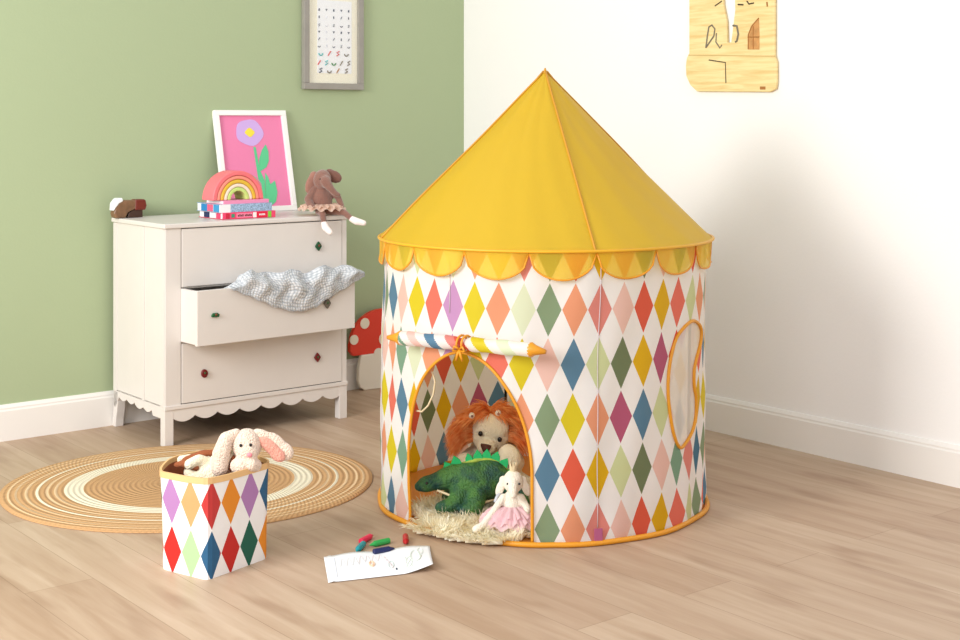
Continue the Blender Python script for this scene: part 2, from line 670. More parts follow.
# ------------------------------------------------------------------ tent
PAL = {
    'W': (246, 242, 236), 'G': (122, 150, 112), 'D': (100, 118, 78), 'T': (112, 158, 130), 'B': (72, 120, 154), 'Y': (226, 182, 30), 'E': (222, 206, 44),
    'R': (226, 78, 50), 'S': (234, 104, 84), 'O': (236, 150, 108), 'P': (240, 196, 184), 'K': (226, 128, 118),
    'L': (206, 220, 160), 'M': (176, 72, 110), 'V': (196, 140, 200), 'X': (222, 235, 200), 'N': (48, 104, 136)}
# rows r0 (top) .. r5 (bottom) for each column counted from the column left of the front seam
PAL = {k: tuple(int(c * .86 + 238 * .14) if k not in 'YE' else c for c in v) for k, v in PAL.items()}
COLS = {
    -12: 'LPRYGO', -11: 'YBLSTY', -10: 'RGPEOL', -9: 'OBOSEB', -8: 'GPTBTP', -7: 'LEXYPY', -6: 'KSORBG', -5: 'XVVBYO', -4: 'OEEGKL',
    -3: 'EOSLGR', -2: 'KXEOVY', -1: 'DGPGBG', 0: 'SOBERO', 1: 'YKLOYK', 2: 'OPDMLP', 3: 'DRYBDR', 4: 'PYMLPY', 5: 'GSRGTS',
    6: 'RLXPKL', 7: 'YOSYNG', 8: 'LTBEGS', 9: 'OPYTOB', 10: 'VGEROY'}
INNER = {20: 'PRYGSL', 21: 'GYLPTE', 22: 'OLPYXO', 23: 'YKEDBR', 24: 'RBOLMG', 25: 'LPGYOP', 26: 'GSMRYB', 27: 'BLSODP', 28: 'OEPLRY', 29: 'PYXBLG'}
NCOL = 44
PHI0 = R(6.2)
DPHI = 2 * PI / NCOL
RT, HT = .513, .845
ROW = .156
POLES = [R(12 + 90 * k) for k in range(4)]
SEAMS = [R(14.5), R(-32), R(-78), R(102), R(192), R(282 - 78 + 0)]


def cellcode(k, row):
    kk = ((k + 22) % NCOL) - 22
    r = 5 - row
    r = min(max(r, 0), 5)
    if kk in COLS:
        return COLS[kk][r]
    k2 = kk % NCOL
    if k2 in INNER:
        return INNER[k2][r]
    return 'OYLGPBRVKD'[(k2 * 3 + r * 4) % 10]


def tent_r(phi, z):
    """radius of the cloth wall: a cylinder with soft folds, tucked in at the hem"""
    r = RT
    for p in POLES:
        d = (phi - p + PI) % (2 * PI) - PI
        r += .004 * math.exp(-(d / .12) ** 2)
    hem = max(0, 1 - z / .13)
    r += .007 * hem * math.sin(phi * 17 + 1.3 * math.sin(phi * 5)) * (1 if z > .0 else 0) * min(1, z / .03)
    r += .0028 * math.sin(phi * 9 + z * 7) + .002 * math.sin(phi * 23 - z * 11)
    return r


def tp(phi, r, z):
    """point around the tent axis, phi measured from the side facing the viewer, positive to the right"""
    phi += R(.9)
    t = min(1, max(0, (z - .45) / .38))
    return Vector((r * math.sin(phi) + .009 * t * t * (3 - 2 * t), -r * math.cos(phi), z))


DOOR_C, DOOR_W, DOOR_Z0, DOOR_H = R(-30.5), R(23.8), .2, .34


def door_top(u):
    return DOOR_Z0 + DOOR_H * max(0, 1 - abs(u) ** 1.9) ** (1 / 1.9)


def in_door(phi, z):
    u = (phi - DOOR_C) / DOOR_W
    return abs(u) < 1 and z < door_top(u)


# window outline: (degrees, z), irregular oval with a waist
WIN = [(50.5, .592), (46.2, .565), (43.8, .525), (42.0, .47), (41.3, .41), (41.8, .35), (43.4, .29), (46.0, .25), (49, .232), (53.0, .245), (57.5, .272),
       (60, .31), (60, .36), (58.5, .40), (58.5, .45), (60.5, .49), (63.5, .53), (63.8, .565), (60.5, .59), (55.5, .602)]


def in_poly(x, y, P):
    c = False
    n = len(P)
    for i in range(n):
        x1, y1 = P[i]
        x2, y2 = P[(i + 1) % n]
        if (y1 > y) != (y2 > y) and x < (x2 - x1) * (y - y1) / (y2 - y1) + x1:
            c = not c
    return c


def catmull(P, n=6):
    out = []
    N = len(P)
    for i in range(N):
        p0, p1, p2, p3 = [Vector(P[(i + k) % N]) for k in (-1, 0, 1, 2)]
        for j in range(n):
            t = j / n
            out.append(.5 * ((2 * p1) + (-p0 + p2) * t + (2 * p0 - 5 * p1 + 4 * p2 - p3) * t * t + (-p0 + 3 * p1 - 3 * p2 + p3) * t ** 3))
    return out


WINC = [tuple(v) for v in catmull([(a, b, 0) for a, b in WIN])]
WINC = [(R(v[0] + .9), v[1] + .004) for v in WINC]
door_curve = [(DOOR_C - DOOR_W, z * .02) for z in range(0, 10)]
for i in range(61):
    u = -math.cos(PI * i / 60)
    door_curve.append((DOOR_C + DOOR_W * u, door_top(u)))
door_curve += [(DOOR_C + DOOR_W, z * .02) for z in range(9, -1, -1)]

tent = thing('play_tent', 'round play tent with a yellow cone roof and harlequin diamond walls', 'tent', TC)


def color_attr(me, fn):
    ca = me.color_attributes.new('Tint', 'FLOAT_COLOR', 'CORNER')
    return ca


def build_wall():
    SU = 8
    bm = bmesh.new()
    uvl = bm.loops.layers.uv.new('UVMap')
    zs = [0.0]
    z_first = .125
    for i in range(1, 8):
        zs.append(z_first * i / 7)
    z = z_first
    while z < HT - .01:
        for i in range(1, 9):
            zs.append(min(z + ROW * i / 8, HT))
            if zs[-1] >= HT:
                break
        z += ROW
    n = NCOL * SU
    # column k spans phi in [PHI0+(k-.5)*DPHI, PHI0+(k+.5)*DPHI]
    start = PHI0 - (22 + .5) * DPHI
    par = {}
    V = []
    for zi in zs:
        row = []
        for i in range(n):
            phi = start + i * DPHI / SU
            v = bm.verts.new((0, 0, 0))
            par[v] = [phi, zi]
            row.append(v)
        V.append(row)
    faces = []
    for j in range(len(zs) - 1):
        for i in range(n):
            pc = start + (i + .5) * DPHI / SU
            zc = (zs[j] + zs[j + 1]) / 2
            if in_door(pc, zc) or in_poly(pc, zc, WINC):
                continue
            f = bm.faces.new((V[j][i], V[j][(i + 1) % n], V[j + 1][(i + 1) % n], V[j + 1][i]))
            k = i // SU - 22
            rowi = 0 if zc < z_first else 1 + int((zc - z_first) / ROW)
            faces.append((f, k, rowi, i))
    # snap the cut edges to the true curves
    loose = [v for v in bm.verts if not v.link_faces]
    for v in loose:
        bm.verts.remove(v)
    for v in bm.verts:
        if any(len(e.link_faces) == 1 for e in v.link_edges):
            ph, zz = par[v]
            for curve in (door_curve, WINC):
                best = min(curve, key=lambda c: ((c[0] - ph) * RT) ** 2 + (c[1] - zz) ** 2)
                d = math.hypot((best[0] - ph) * RT, best[1] - zz)
                if d < .016 and zz > .001 and zz < HT - .01:
                    par[v] = [best[0], best[1]]
                    break
    for v in bm.verts:
        ph, zz = par[v]
        v.co = tp(ph, tent_r(ph, zz), zz)
    tint = bm.loops.layers.float_color.new('Tint')
    for f, k, rowi, i in faces:
        c = lin(PAL[cellcode(k, rowi)])
        for l in f.loops:
            ph, zz = par[l.vert]
            u = (ph - start) / DPHI
            if i == n - 1 and u < 1:
                u += NCOL
            l[uvl].uv = (min(max(u, i // SU + .0001), i // SU + .9999), min(max((zz - z_first) / ROW + 1, rowi + .0001), rowi + .9999))
            l[tint] = c
    return bm


wall = obj('fabric_wall', build_wall(), M['tent_cloth'], tent, smooth=True)
wall['label'] = 'white cloth wall printed with coloured diamonds'


def roof_r(phi, s):
    k = min(((phi - p) % (2 * PI)) for p in POLES)
    c = math.cos(R(45)) / math.cos(k - R(45))
    wgt = .42 * (1 - s) ** .8 * min(1, s * 4)
    r = .531 * s * (1 - wgt * (1 - c))
    # pull creases running down from the peak
    r += .012 * math.sin(phi * 13 + 2 * math.sin(phi * 3) + s * 3) * s * max(0, .5 - s) / .5
    r += .0022 * math.sin(phi * 21 + 3 * math.sin(phi * 2) - s * 8) * s
    r += .009 * math.sin(phi * 7 + s * 5) * s * (1 - s)
    return max(r, .004)


ZB, ZA = .838, 1.365


def roof_z(s):
    return ZA - (ZA - ZB) * (s * .985 + .015 * s * s)


bm = bmesh.new()
n = 176
rows = []
for j in range(41):
    s = (j / 40)
    rows.append([bm.verts.new(tp(2 * PI * i / n, roof_r(2 * PI * i / n, s), roof_z(s) + (0 if j else 0))) for i in range(n)])
for j in range(40):
    for i in range(n):
        bm.faces.new((rows[j][i], rows[j][(i + 1) % n], rows[j + 1][(i + 1) % n], rows[j + 1][i]))
bm.faces.new(rows[0])
roof = obj('roof', bm, M['yellow_roof'], tent, smooth=True)
roof['label'] = 'mustard yellow cone roof'
for p in POLES:
    bm = bmesh.new()
    tube(bm, [tp(p, roof_r(p, s / 20) + .0015, roof_z(s / 20) + .0015) for s in range(0, 21)], .0035, 6)
    obj('roof_seam', bm, M['seam'], tent, smooth=True)
    bm = bmesh.new()
    tube(bm, [tp(p, .497, .012), tp(p, .497, .80)], .005, 8)
    obj('pole', bm, M['pole'], tent, smooth=True)
bm = bmesh.new()
tube(bm, [tp(2 * PI * i / 120, .532, ZB) for i in range(120)], .0048, 8, closed=True)
obj('brim_piping', bm, M['gold'], tent, smooth=True)
bm = bmesh.new()
tube(bm, [tp(2 * PI * i / 120, .522 + .003 * math.sin(i * .6), .008) for i in range(120)], .008, 8, closed=True)
obj('hem_piping', bm, M['piping'], tent, smooth=True)
# finial
bm = bmesh.new()
bmesh.ops.create_cone(bm, cap_ends=True, segments=12, radius1=.009, radius2=.002, depth=.02, matrix=Matrix.Translation((.009, 0, ZA + .002)))
obj('peak_cap', bm, M['seam'], tent, smooth=True)
# valance of 17 sheer scallops
NS = 17
for k in range(NS):
    p0 = R(12.6) + k * 2 * PI / NS
    bm = bmesh.new()
    edge = []
    nu, nv = 14, 6
    grid = []
    for i in range(nu + 1):
        u = i / nu
        dep = .079 * math.sqrt(max(0, 1 - (2 * u - 1) ** 2)) ** .85
        colv = []
        for j in range(nv + 1):
            v = j / nv
            ph = p0 + u * 2 * PI / NS
            rr = .530 + .004 * math.sin(u * 9 + k) * v - .004 * v
            pt = tp(ph, rr, ZB - .002 - dep * v)
            colv.append(bm.verts.new(pt))
            if j == nv:
                edge.append(pt)
        grid.append(colv)
    for i in range(nu):
        for j in range(nv):
            bm.faces.new((grid[i][j], grid[i + 1][j], grid[i + 1][j + 1], grid[i][j + 1]))
    bmesh.ops.remove_doubles(bm, verts=bm.verts, dist=.0004)
    sc = obj('scallop', bm, M['yellow_sheer'], tent, smooth=True)
    bm = bmesh.new()
    tube(bm, edge, .0030, 6)
    obj('binding', bm, M['piping'], sc, smooth=True)
# door and window piping
bm = bmesh.new()
tube(bm, [tp(a, tent_r(a, z) + .002, max(z, .006)) for a, z in door_curve], .0047, 8)
obj('door_piping', bm, M['piping'], tent, smooth=True)
bm = bmesh.new()
tube(bm, [tp(a, tent_r(a, z) + .003, z) for a, z in WINC], .0052, 8, closed=True)
wp = obj('window_piping', bm, M['piping'], tent, smooth=True)
# sheer window panel
bm = bmesh.new()
cphi = sum(a for a, z in WINC) / len(WINC)
cz = sum(z for a, z in WINC) / len(WINC)
prev = None
first = None
levels = []
for s in (0, .33, .66, 1):
    if s == 0:
        levels.append([bm.verts.new(tp(cphi, tent_r(cphi, cz), cz))])
    else:
        levels.append([bm.verts.new(tp(cphi + (a - cphi) * s, tent_r(cphi + (a - cphi) * s, z) - .001, cz + (z - cz) * s)) for a, z in WINC])
N = len(WINC)
for i in range(N):
    bm.faces.new((levels[0][0], levels[1][i], levels[1][(i + 1) % N]))
for A, B in zip(levels[1:], levels[2:]):
    for i in range(N):
        bm.faces.new((A[i], B[i], B[(i + 1) % N], A[(i + 1) % N]))
obj('window_panel', bm, M['window_mesh'], tent, smooth=True)
# vertical wall seams (thin stitched tape)
for a, lo in ((R(14.2), .01), (R(-36), .60), (R(-78), .01), (R(102), .01)):
    bm = bmesh.new()
    tube(bm, [tp(a + .002 * math.sin(z), tent_r(a, z / 20) + .0012, z / 20) for z in range(int(lo * 20) + 1, 17)], .0013, 5)
    obj('wall_seam', bm, mat('stitched_seam_%d' % int(a * 100), (196, 186, 190), .6), tent, smooth=True)
bm = bmesh.new()
box(bm, -.012, .012, -.002, .002, 0, .035)
o = obj('pole_pocket', bm, M['ink_red'], tent)
o.data.materials.clear()
o.data.materials.append(mat('plum_tape', (166, 84, 120), .6))
o.location = tp(R(14.2), .523, .014)
o.rotation_euler = (0, 0, R(14.2))
# groundsheet
bm = bmesh.new()
bmesh.ops.create_cone(bm, cap_ends=True, segments=96, radius1=.513, radius2=.510, depth=.006, matrix=Matrix.Translation((0, 0, .004)))
obj('groundsheet', bm, M['tent_floor'], tent)

# rolled-up door
roll = bpy.data.objects.new('rolled_door', None)
COL.objects.link(roll)
roll.parent = tent
roll.location = tp(R(-28.3), .538, .570)
roll.rotation_euler = (0, 0, R(-29))
bm = bmesh.new()
uvl = bm.loops.layers.uv.new('UVMap')
tint = bm.loops.layers.float_color.new('Tint')
LX, NX, NA = .215, 360, 28
bands = [(0, 'T'), (.035, 'W'), (.10, 'P'), (.165, 'W'), (.235, 'B'), (.315, 'W'), (.40, 'K'), (.47, 'R'), (.53, 'W'), (.60, 'E'), (.70, 'W'), (.79, 'X'), (.88, 'W')]


def band(t):
    c = 'W'
    for s, q in bands:
        if t >= s:
            c = q
    return c


rg = []
for i in range(NX + 1):
    x = -LX + 2 * LX * i / NX
    pinch = 1 - .35 * math.exp(-((x + .0) / .018) ** 2)
    rr = .0205 * pinch + .0012 * math.sin(x * 60)
    rg.append([bm.verts.new((x, rr * math.cos(2 * PI * q / NA), rr * math.sin(2 * PI * q / NA) - .012 * (x / LX) ** 2 * 0)) for q in range(NA)])
for i in range(NX):
    for q in range(NA):
        f = bm.faces.new((rg[i][q], rg[i][(q + 1) % NA], rg[i + 1][(q + 1) % NA], rg[i + 1][q]))
        ang = 2 * PI * (q + .5) / NA
        t = (i + .5) / NX + .03 * math.cos(ang - PI / 2) * 1.4
        c = lin(PAL[band(t)])
        for l in f.loops:
            l[tint] = c
            l[uvl].uv = (.5, .5)
bm.faces.new(rg[0])
bm.faces.new(rg[-1][::-1])
obj('rolled_cloth', bm, M['tent_cloth'], roll, smooth=True)
for sx in (-1, 1):
    bm = bmesh.new()
    tube(bm, [(sx * (LX - .003), 0, 0), (sx * (LX + .002), 0, 0), (sx * (LX + .012), 0, 0), (sx * (LX + .045), 0, -.002)], [.021, .0215, .015, .006], 14)
    obj('roll_end', bm, M['piping'], roll, smooth=True)
bm = bmesh.new()
for s in (-1, 1):
    tube(bm, [(s * .008 + .016 * math.cos(q) * .25, .0235 * math.cos(q * 1.0), .0235 * math.sin(q)) for q in [2 * PI * i / 20 for i in range(20)]], .0035, 6, closed=True)
    tube(bm, [(0, -.025, -.012), (s * .014, -.034, -.004), (s * .02, -.03, -.016), (s * .004, -.026, -.018)], .0035, 6)
    tube(bm, [(0, -.026, -.014), (s * .006, -.03, -.03), (s * .01, -.028, -.045)], [.004, .0045, .003], 6)
obj('tie_ribbon', bm, M['piping'], roll, smooth=True)
# loose loop of tape hanging inside the doorway
bm = bmesh.new()
pts = [tp(R(-44), .50, .47), tp(R(-43.6), .49, .44), tp(R(-44.5), .49, .40), tp(R(-46.6), .494, .365), tp(R(-49), .50, .345), tp(R(-51.5), .504, .345)]
tube(bm, pts, .0028, 6)
obj('tape_loop', bm, M['crown'], tent, smooth=True)

# ------------------------------------------------------------------ sheepskin in the tent
SK = Vector((.005, 4.115, .0))
sheep = thing('sheepskin', 'fluffy cream sheepskin rug spilling out of the tent doorway', 'sheepskin', SK)


def sk_r(q):
    return (.245 + .012 * math.sin(3 * q + 1) + .008 * math.sin(7 * q), .238 + .01 * math.sin(4 * q))


def in_skin(x, y):
    q = math.atan2(y, x)
    a_, b_ = sk_r(q)
    if (x / a_) ** 2 + (y / b_) ** 2 > 1:
        return False
    dx, dy = SK.x + x - TC.x, SK.y + y - TC.y
    d = math.hypot(dx, dy)
    ph = math.atan2(dx, -dy)
    return d < (.566 if (R(-47) < ph < R(-14)) else .478 if not R(-51) < ph < R(-9) else .52)


bm = bmesh.new()
G = 44
gv = {}
for i in range(G + 1):
    for j in range(G + 1):
        x, y = -.26 + .52 * i / G, -.26 + .52 * j / G
        if in_skin(x, y):
            gv[i, j] = bm.verts.new((x, y, .017 + .006 * noise.noise(Vector((x * 14, y * 14, 0)))))
for (i, j) in list(gv):
    if (i + 1, j) in gv and (i, j + 1) in gv and (i + 1, j + 1) in gv:
        bm.faces.new((gv[i, j], gv[i + 1, j], gv[i + 1, j + 1], gv[i, j + 1]))
for v in [v for v in bm.verts if not v.link_faces]:
    bm.verts.remove(v)
hide = obj('hide', bm, M['fleece'], sheep, smooth=True)
sm = hide.modifiers.new('thickness', 'SOLIDIFY')
sm.thickness = .008
sm.offset = -1
bm = bmesh.new()
cnt = 0
while cnt < 11000:
    x, y = random.uniform(-.26, .26), random.uniform(-.26, .24)
    if not in_skin(x, y):
        continue
    cnt += 1
    nz = Vector((noise.noise(Vector((x * 16, y * 16, 3))), noise.noise(Vector((x * 16, y * 16, 9))), 0))
    out = Vector((x, y - .05, 0)) * 1.6
    d = Vector((0, -.3, .75)) + nz * 1.5 + out + Vector((random.uniform(-.35, .35), random.uniform(-.35, .35), 0))
    strand(bm, (x, y, .014), d, random.uniform(.024, .046), random.uniform(.001, .002), droop=.3)
fl = obj('fleece', bm, M['fleece'], sheep, smooth='keep')
fl['kind'] = 'stuff'

# ------------------------------------------------------------------ plush lion
lion = thing('plush_lion', 'cream plush lion with a shaggy orange mane sitting inside the tent', 'soft toy', (.034, 4.435, .012), 0)
bm = bmesh.new()
HC = Vector((0, -.01, .190))
ell(bm, (0.01, .075, .085), (.085, .075, .092))                       # torso
ell(bm, HC, (.066, .058, .066))
ell(bm, HC + Vector((.004, -.03, .022)), (.055, .038, .045))
ell(bm, HC + Vector((-.013, -.052, -.034)), (.032, .03, .026))        # muzzle
ell(bm, HC + Vector((-.018, -.042, -.052)), (.024, .022, .018))
limb(bm, [(-.06, .05, .10), (-.085, 0, .09), (-.082, -.045, .105)], [.03, .028, .03])
limb(bm, [(.07, .05, .10), (.085, .0, .09), (.068, -.075, .10)], [.03, .027, .028])
ell(bm, (.058, -.095, .127), (.038, .028, .046), (0, -12, 0))
limb(bm, [(-.05, .03, .035), (-.1, -.06, .032), (-.115, -.11, .032)], [.038, .03, .03])
limb(bm, [(.06, .03, .035), (.11, -.05, .032), (.13, -.1, .032)], [.038, .03, .03])
plush('body', bm, M['cream_plush'], lion, .0045, 6)


def face_pt(dx, dz, dy):
    # head rolled clockwise as seen
    a_ = R(-17)
    return HC + Vector((dx * math.cos(a_) - dz * math.sin(a_), dy, dx * math.sin(a_) + dz * math.cos(a_)))


for dx in (-.034, .03):
    bm = bmesh.new()
    ell(bm, face_pt(dx, .0, -.064 if dx < 0 else -.0635), (.0075, .006, .0085))
    obj('eye', bm, M['black_gloss'], lion, smooth=True)
bm = bmesh.new()
pts = [(-.020, .014), (.020, .014), (.013, 0), (0, -.016), (-.013, 0)]
vs = prism_xz(bm, pts, -.008, .008)
bmesh.ops.rotate(bm, verts=vs, cent=(0, 0, 0), matrix=Matrix.Rotation(R(12), 3, 'Y'))
bmesh.ops.translate(bm, verts=vs, vec=HC + Vector((-.017, -.084, -.033)))
bmesh.ops.subdivide_edges(bm, edges=bm.edges, cuts=2, use_grid_fill=True)
o = obj('nose', bm, M['nose_brown'], lion, smooth=True)
s_ = o.modifiers.new('soften', 'SMOOTH')
s_.iterations = 4
for dx, dz in ((-.060, .066), (.024, .074)):
    bm = bmesh.new()
    c = HC + Vector((dx, -.055, dz))
    ell(bm, c, (.010, .006, .010), (0, 20, 15))
    e_ = obj('ear', bm, M['white_plush'], lion, smooth=True)
    bm = bmesh.new()
    ell(bm, c + Vector((.001, -.006, -.001)), (.0045, .0025, .004), (0, 20, 15))
    obj('inner_ear', bm, M['brown_plush'], e_, smooth=True)
# mane: hair locks round the head
bm = bmesh.new()
for k in range(6500):
    q = random.uniform(0, 2 * PI)
    el = random.uniform(-.12, 1.0)
    # root on the head's upper and side shell behind the face
    a_ = random.uniform(-.5, PI + .5)
    dep = random.uniform(-.6, .9)
    rad = math.sqrt(max(0, 1 - dep * dep))
    n_ = Vector((math.cos(a_) * rad, dep, math.sin(a_) * rad))
    if n_.y < -.28 and n_.z < .62:
        if abs(n_.x) < .80:
            continue
    p = HC + Vector((n_.x * .070, n_.y * .062 + .006, n_.z * .068 + .004))
    s = 1 if p.x > HC.x else -1
    d = Vector((n_.x * 1.3 + s * .35, n_.y * .6 - .25, n_.z * .55 - .15)) + Vector([random.uniform(-.22, .22) for _ in range(3)])
    L = random.uniform(.05, .085) if n_.z < .75 else random.uniform(.04, .06)
    strand(bm, p, d, L * (1.25 if s < 0 else 1.3), random.uniform(.0010, .0022), droop=.38, seg=4)
mn = obj('mane', bm, M['mane'], lion, smooth='keep')
bm = bmesh.new()
ell(bm, HC + Vector((0, .018, .012)), (.073, .056, .068))
obj('scalp', bm, M['mane'], mn, smooth=True)
bm = bmesh.new()
for k in range(-1, 3):
    tube(bm, [(.048 + k * .008, -.1245 + abs(k - .5) * .002, .104), (.048 + k * .008, -.1255 + abs(k - .5) * .002, .115)], .0011, 5)
obj('claw_stitch', bm, M['nose_brown'], lion)

# ------------------------------------------------------------------ plush dinosaur
dino = thing('plush_dinosaur', 'dark green plush dinosaur with bright green spikes lying in front of the lion', 'soft toy', (-.03, 4.20, .022))
bm = bmesh.new()
ell(bm, (0.01, 0, .082), (.090, .052, .058), (0, 10, 0))
ell(bm, (.05, .01, .100), (.06, .045, .048))
limb(bm, [(-.05, 0, .095), (-.09, -.015, .088), (-.115, -.025, .084)], [.042, .030, .025])
ell(bm, (-.128, -.03, .082), (.036, .026, .025), (0, -12, 10))
ell(bm, (-.150, -.034, .075), (.020, .019, .016))
limb(bm, [(-.03, -.03, .055), (-.050, -.06, .028), (-.088, -.072, .020)], [.032, .024, .019])
limb(bm, [(.02, -.035, .05), (.012, -.07, .022), (-.018, -.085, .014)], [.034, .028, .017])
limb(bm, [(-.05, .03, .05), (-.07, .05, .02)], [.026, .02])
limb(bm, [(.07, .01, .10), (.12, .0, .07), (.155, -.02, .045), (.17, -.05, .03)], [.045, .032, .022, .012])
limb(bm, [(.06, .03, .06), (.07, .05, .02)], [.03, .024])
plush('body', bm, M['green_plush'], dino, .004, 5)
spine = [(-.085, -.01, .108), (-.06, -.005, .120), (-.03, 0, .134), (0, 0, .146), (.03, .005, .151), (.06, .008, .150), (.09, .008, .138), (.115, .0, .113), (.14, -.01, .083)]
bm = bmesh.new()
tube(bm, [(x, y, z - .004) for x, y, z in spine], .007, 8)
obj('back_trim', bm, M['lime_trim'], dino, smooth=True)
sp_pts = [(-.064, .011, 1.35, -28), (-.040, .016, 1.5, -15), (-.002, .012, 1.05, -10), (.024, .012, 1.25, 0), (.050, .013, 1.3, 8), (.076, .013, 1.3, 22), (.1, .013, 1.25, 38), (.122, .012, 1, 50)]
for (x, h, sc_, tilt) in sp_pts:
    for i in range(len(spine) - 1):
        if spine[i][0] <= x <= spine[i + 1][0]:
            t = (x - spine[i][0]) / (spine[i + 1][0] - spine[i][0])
            c = Vector(spine[i]).lerp(Vector(spine[i + 1]), t)
    bm = bmesh.new()
    vs = prism_xz(bm, [(-.013 * sc_, -.004), (-.011 * sc_, .008 * sc_), (-.002, .022 * sc_), (.008 * sc_, .012 * sc_), (.013 * sc_, -.004)], -.004, .004)
    bmesh.ops.transform(bm, matrix=Matrix.Translation(c) @ Matrix.Rotation(R(tilt), 4, 'Y'), verts=vs)
    obj('spike', bm, M['spike'], dino, bevel=.0015)
bm = bmesh.new()
ell(bm, (-.131, -.0555, .090), (.0042, .003, .0046))
obj('eye', bm, M['black_gloss'], dino, smooth=True)
bm = bmesh.new()
tube(bm, [(-.10, -.045, .066), (-.07, -.048, .055), (-.04, -.058, .045), (0, -.058, .035), (.04, -.05, .03), (.08, -.03, .035)], [.003, .004, .003, .004, .004, .003], 6)
obj('belly_trim', bm, M['crown'], dino, smooth=True)


# ------------------------------------------------------------------ tutu helper
def tutu(bm, c, r0, r1, z0, z1, amp, waves, a0=0, a1=2 * PI, ph=0, jag=.0):
    n = 120
    inner, mid, outer = [], [], []
    for i in range(n + 1):
        q = a0 + (a1 - a0) * i / n
        wv = math.sin(q * waves + ph)
        inner.append(bm.verts.new((c[0] + r0 * math.cos(q), c[1] + r0 * math.sin(q), c[2] + z0)))
        rm = (r0 + r1) / 2
        mid.append(bm.verts.new((c[0] + rm * math.cos(q), c[1] + rm * math.sin(q), c[2] + (z0 + z1) / 2 + .004 + amp * .6 * wv)))
        rr = r1 * (1 + jag * math.sin(q * waves * 2.3 + ph * 2))
        outer.append(bm.verts.new((c[0] + rr * math.cos(q), c[1] + rr * math.sin(q), c[2] + z1 + amp * wv)))
    for i in range(n):
        bm.faces.new((inner[i], inner[i + 1], mid[i + 1], mid[i]))
        bm.faces.new((mid[i], mid[i + 1], outer[i + 1], outer[i]))


# ------------------------------------------------------------------ white plush elephant with a crown
elw = thing('plush_elephant', 'white plush elephant with a tiny crown and pink tutu at the right doorpost', 'soft toy', (.094, 4.02, .028))
bm = bmesh.new()
ell(bm, (0, 0, .052), (.032, .03, .046))
ell(bm, (.003, -.008, .124), (.030, .028, .034))
limb(bm, [(0.002, -.03, .118), (0.002, -.042, .104), (.003, -.046, .095)], [.018, .013, .011])
limb(bm, [(-.026, -.01, .078), (-.055, -.035, .045), (-.085, -.06, .012), (-.105, -.07, .002)], [.012, .010, .0105, .013])
limb(bm, [(.026, -.01, .078), (.045, -.03, .05), (.035, -.05, .03)], [.012, .010, .011])
limb(bm, [(.015, -.02, .012), (.04, -.05, .010), (.05, -.062, .010)], [.014, .012, .013])
limb(bm, [(-.015, -.02, .012), (-.02, -.05, .010)], [.014, .012])
plush('body', bm, M['white_plush'], elw, .0035, 4)
for s in (-1, 1):
    bm = bmesh.new()
    ell(bm, (.003 + s * .037, -.004, .105), (.013, .007, .028), (0, s * -22, s * 15))
    ell(bm, (.003 + s * .028, -.002, .128), (.013, .008, .012))
    plush('ear', bm, M['white_plush'], elw, .003, 3)
    bm = bmesh.new()
    ell(bm, (.003 + s * .017, -.0345, .124), (.0032, .0025, .0036))
    obj('eye', bm, M['black_gloss'], elw, smooth=True)
bm = bmesh.new()
crown_pts = []
for i in range(16):
    q = 2 * PI * i / 16
    crown_pts.append((.012 * math.cos(q), .012 * math.sin(q), .168 if i % 2 else .181))
lo = [bm.verts.new((.003 + x * .85, -.008 + y * .85, .155)) for x, y, z in crown_pts]
hi = [bm.verts.new((.003 + x, -.008 + y, z)) for x, y, z in crown_pts]
for i in range(16):
    bm.faces.new((lo[i], lo[(i + 1) % 16], hi[(i + 1) % 16], hi[i]))
o = obj('crown', bm, M['crown'], elw)
o.modifiers.new('thickness', 'SOLIDIFY').thickness = .0015
bm = bmesh.new()
tutu(bm, (0, -.005, .035), .028, .098, .012, -.026, .006, 14)
tutu(bm, (0, -.005, .035), .028, .090, .016, -.016, .007, 17, ph=1)
tutu(bm, (0, -.005, .035), .028, .076, .020, -.004, .006, 15, ph=2)
obj('tutu', bm, M['tulle_pink'], elw, smooth=True)
bm = bmesh.new()
tube(bm, [(-.03, .0, .09), (-.042, -.012, .085), (-.05, -.02, .07), (-.04, -.02, .062), (-.03, -.012, .07)], .005, 8)
obj('wing', bm, M['silver'], elw, smooth=True)

# ------------------------------------------------------------------ harlequin basket
F_, L_, BL_, B_, R_ = Vector((-.716, 3.600)), Vector((-.868, 3.70)), Vector((-.86, 3.88)), Vector((-.71, 3.96)), Vector((-.578, 3.795))
BC = (F_ + L_ + B_ + R_) / 4
basket = thing('storage_basket', 'harlequin fabric basket with plush toys in front of the jute rug', 'basket', (BC.x, BC.y, 0))


def basket_outline():
    """closed footprint starting at the sharp front corner, going right, round the back and along the left face"""
    P = []
    corner = F_ - BC

    def seg(a, b, n):
        for i in range(n):
            P.append(a.lerp(b, i / n))
    f, l, bl, b, r = [v - BC for v in (F_, L_, BL_, B_, R_)]
    f2 = f.lerp(r, .07)
    f1 = f.lerp(l, .09)
    fm = (f1 + f2) / 2 * .5 + f * .5
    seg(fm, f2, 2)
    seg(f2, f2.lerp(r, .86), 20)
    # rounded bends by quadratic curves

    def bend(a, c, d, n):
        for i in range(n):
            t = i / n
            P.append(a * (1 - t) ** 2 + c * 2 * t * (1 - t) + d * t * t)
    bend(f2.lerp(r, .86), r, r.lerp(b, .25), 8)
    seg(r.lerp(b, .25), r.lerp(b, .7), 6)
    bend(r.lerp(b, .7), b, b.lerp(bl, .4), 10)
    bend(b.lerp(bl, .4), bl, bl.lerp(l, .45), 10)
    bend(bl.lerp(l, .45), l, l.lerp(f1, .16), 10)
    seg(l.lerp(f1, .16), f1, 16)
    seg(f1, fm, 2)
    return P


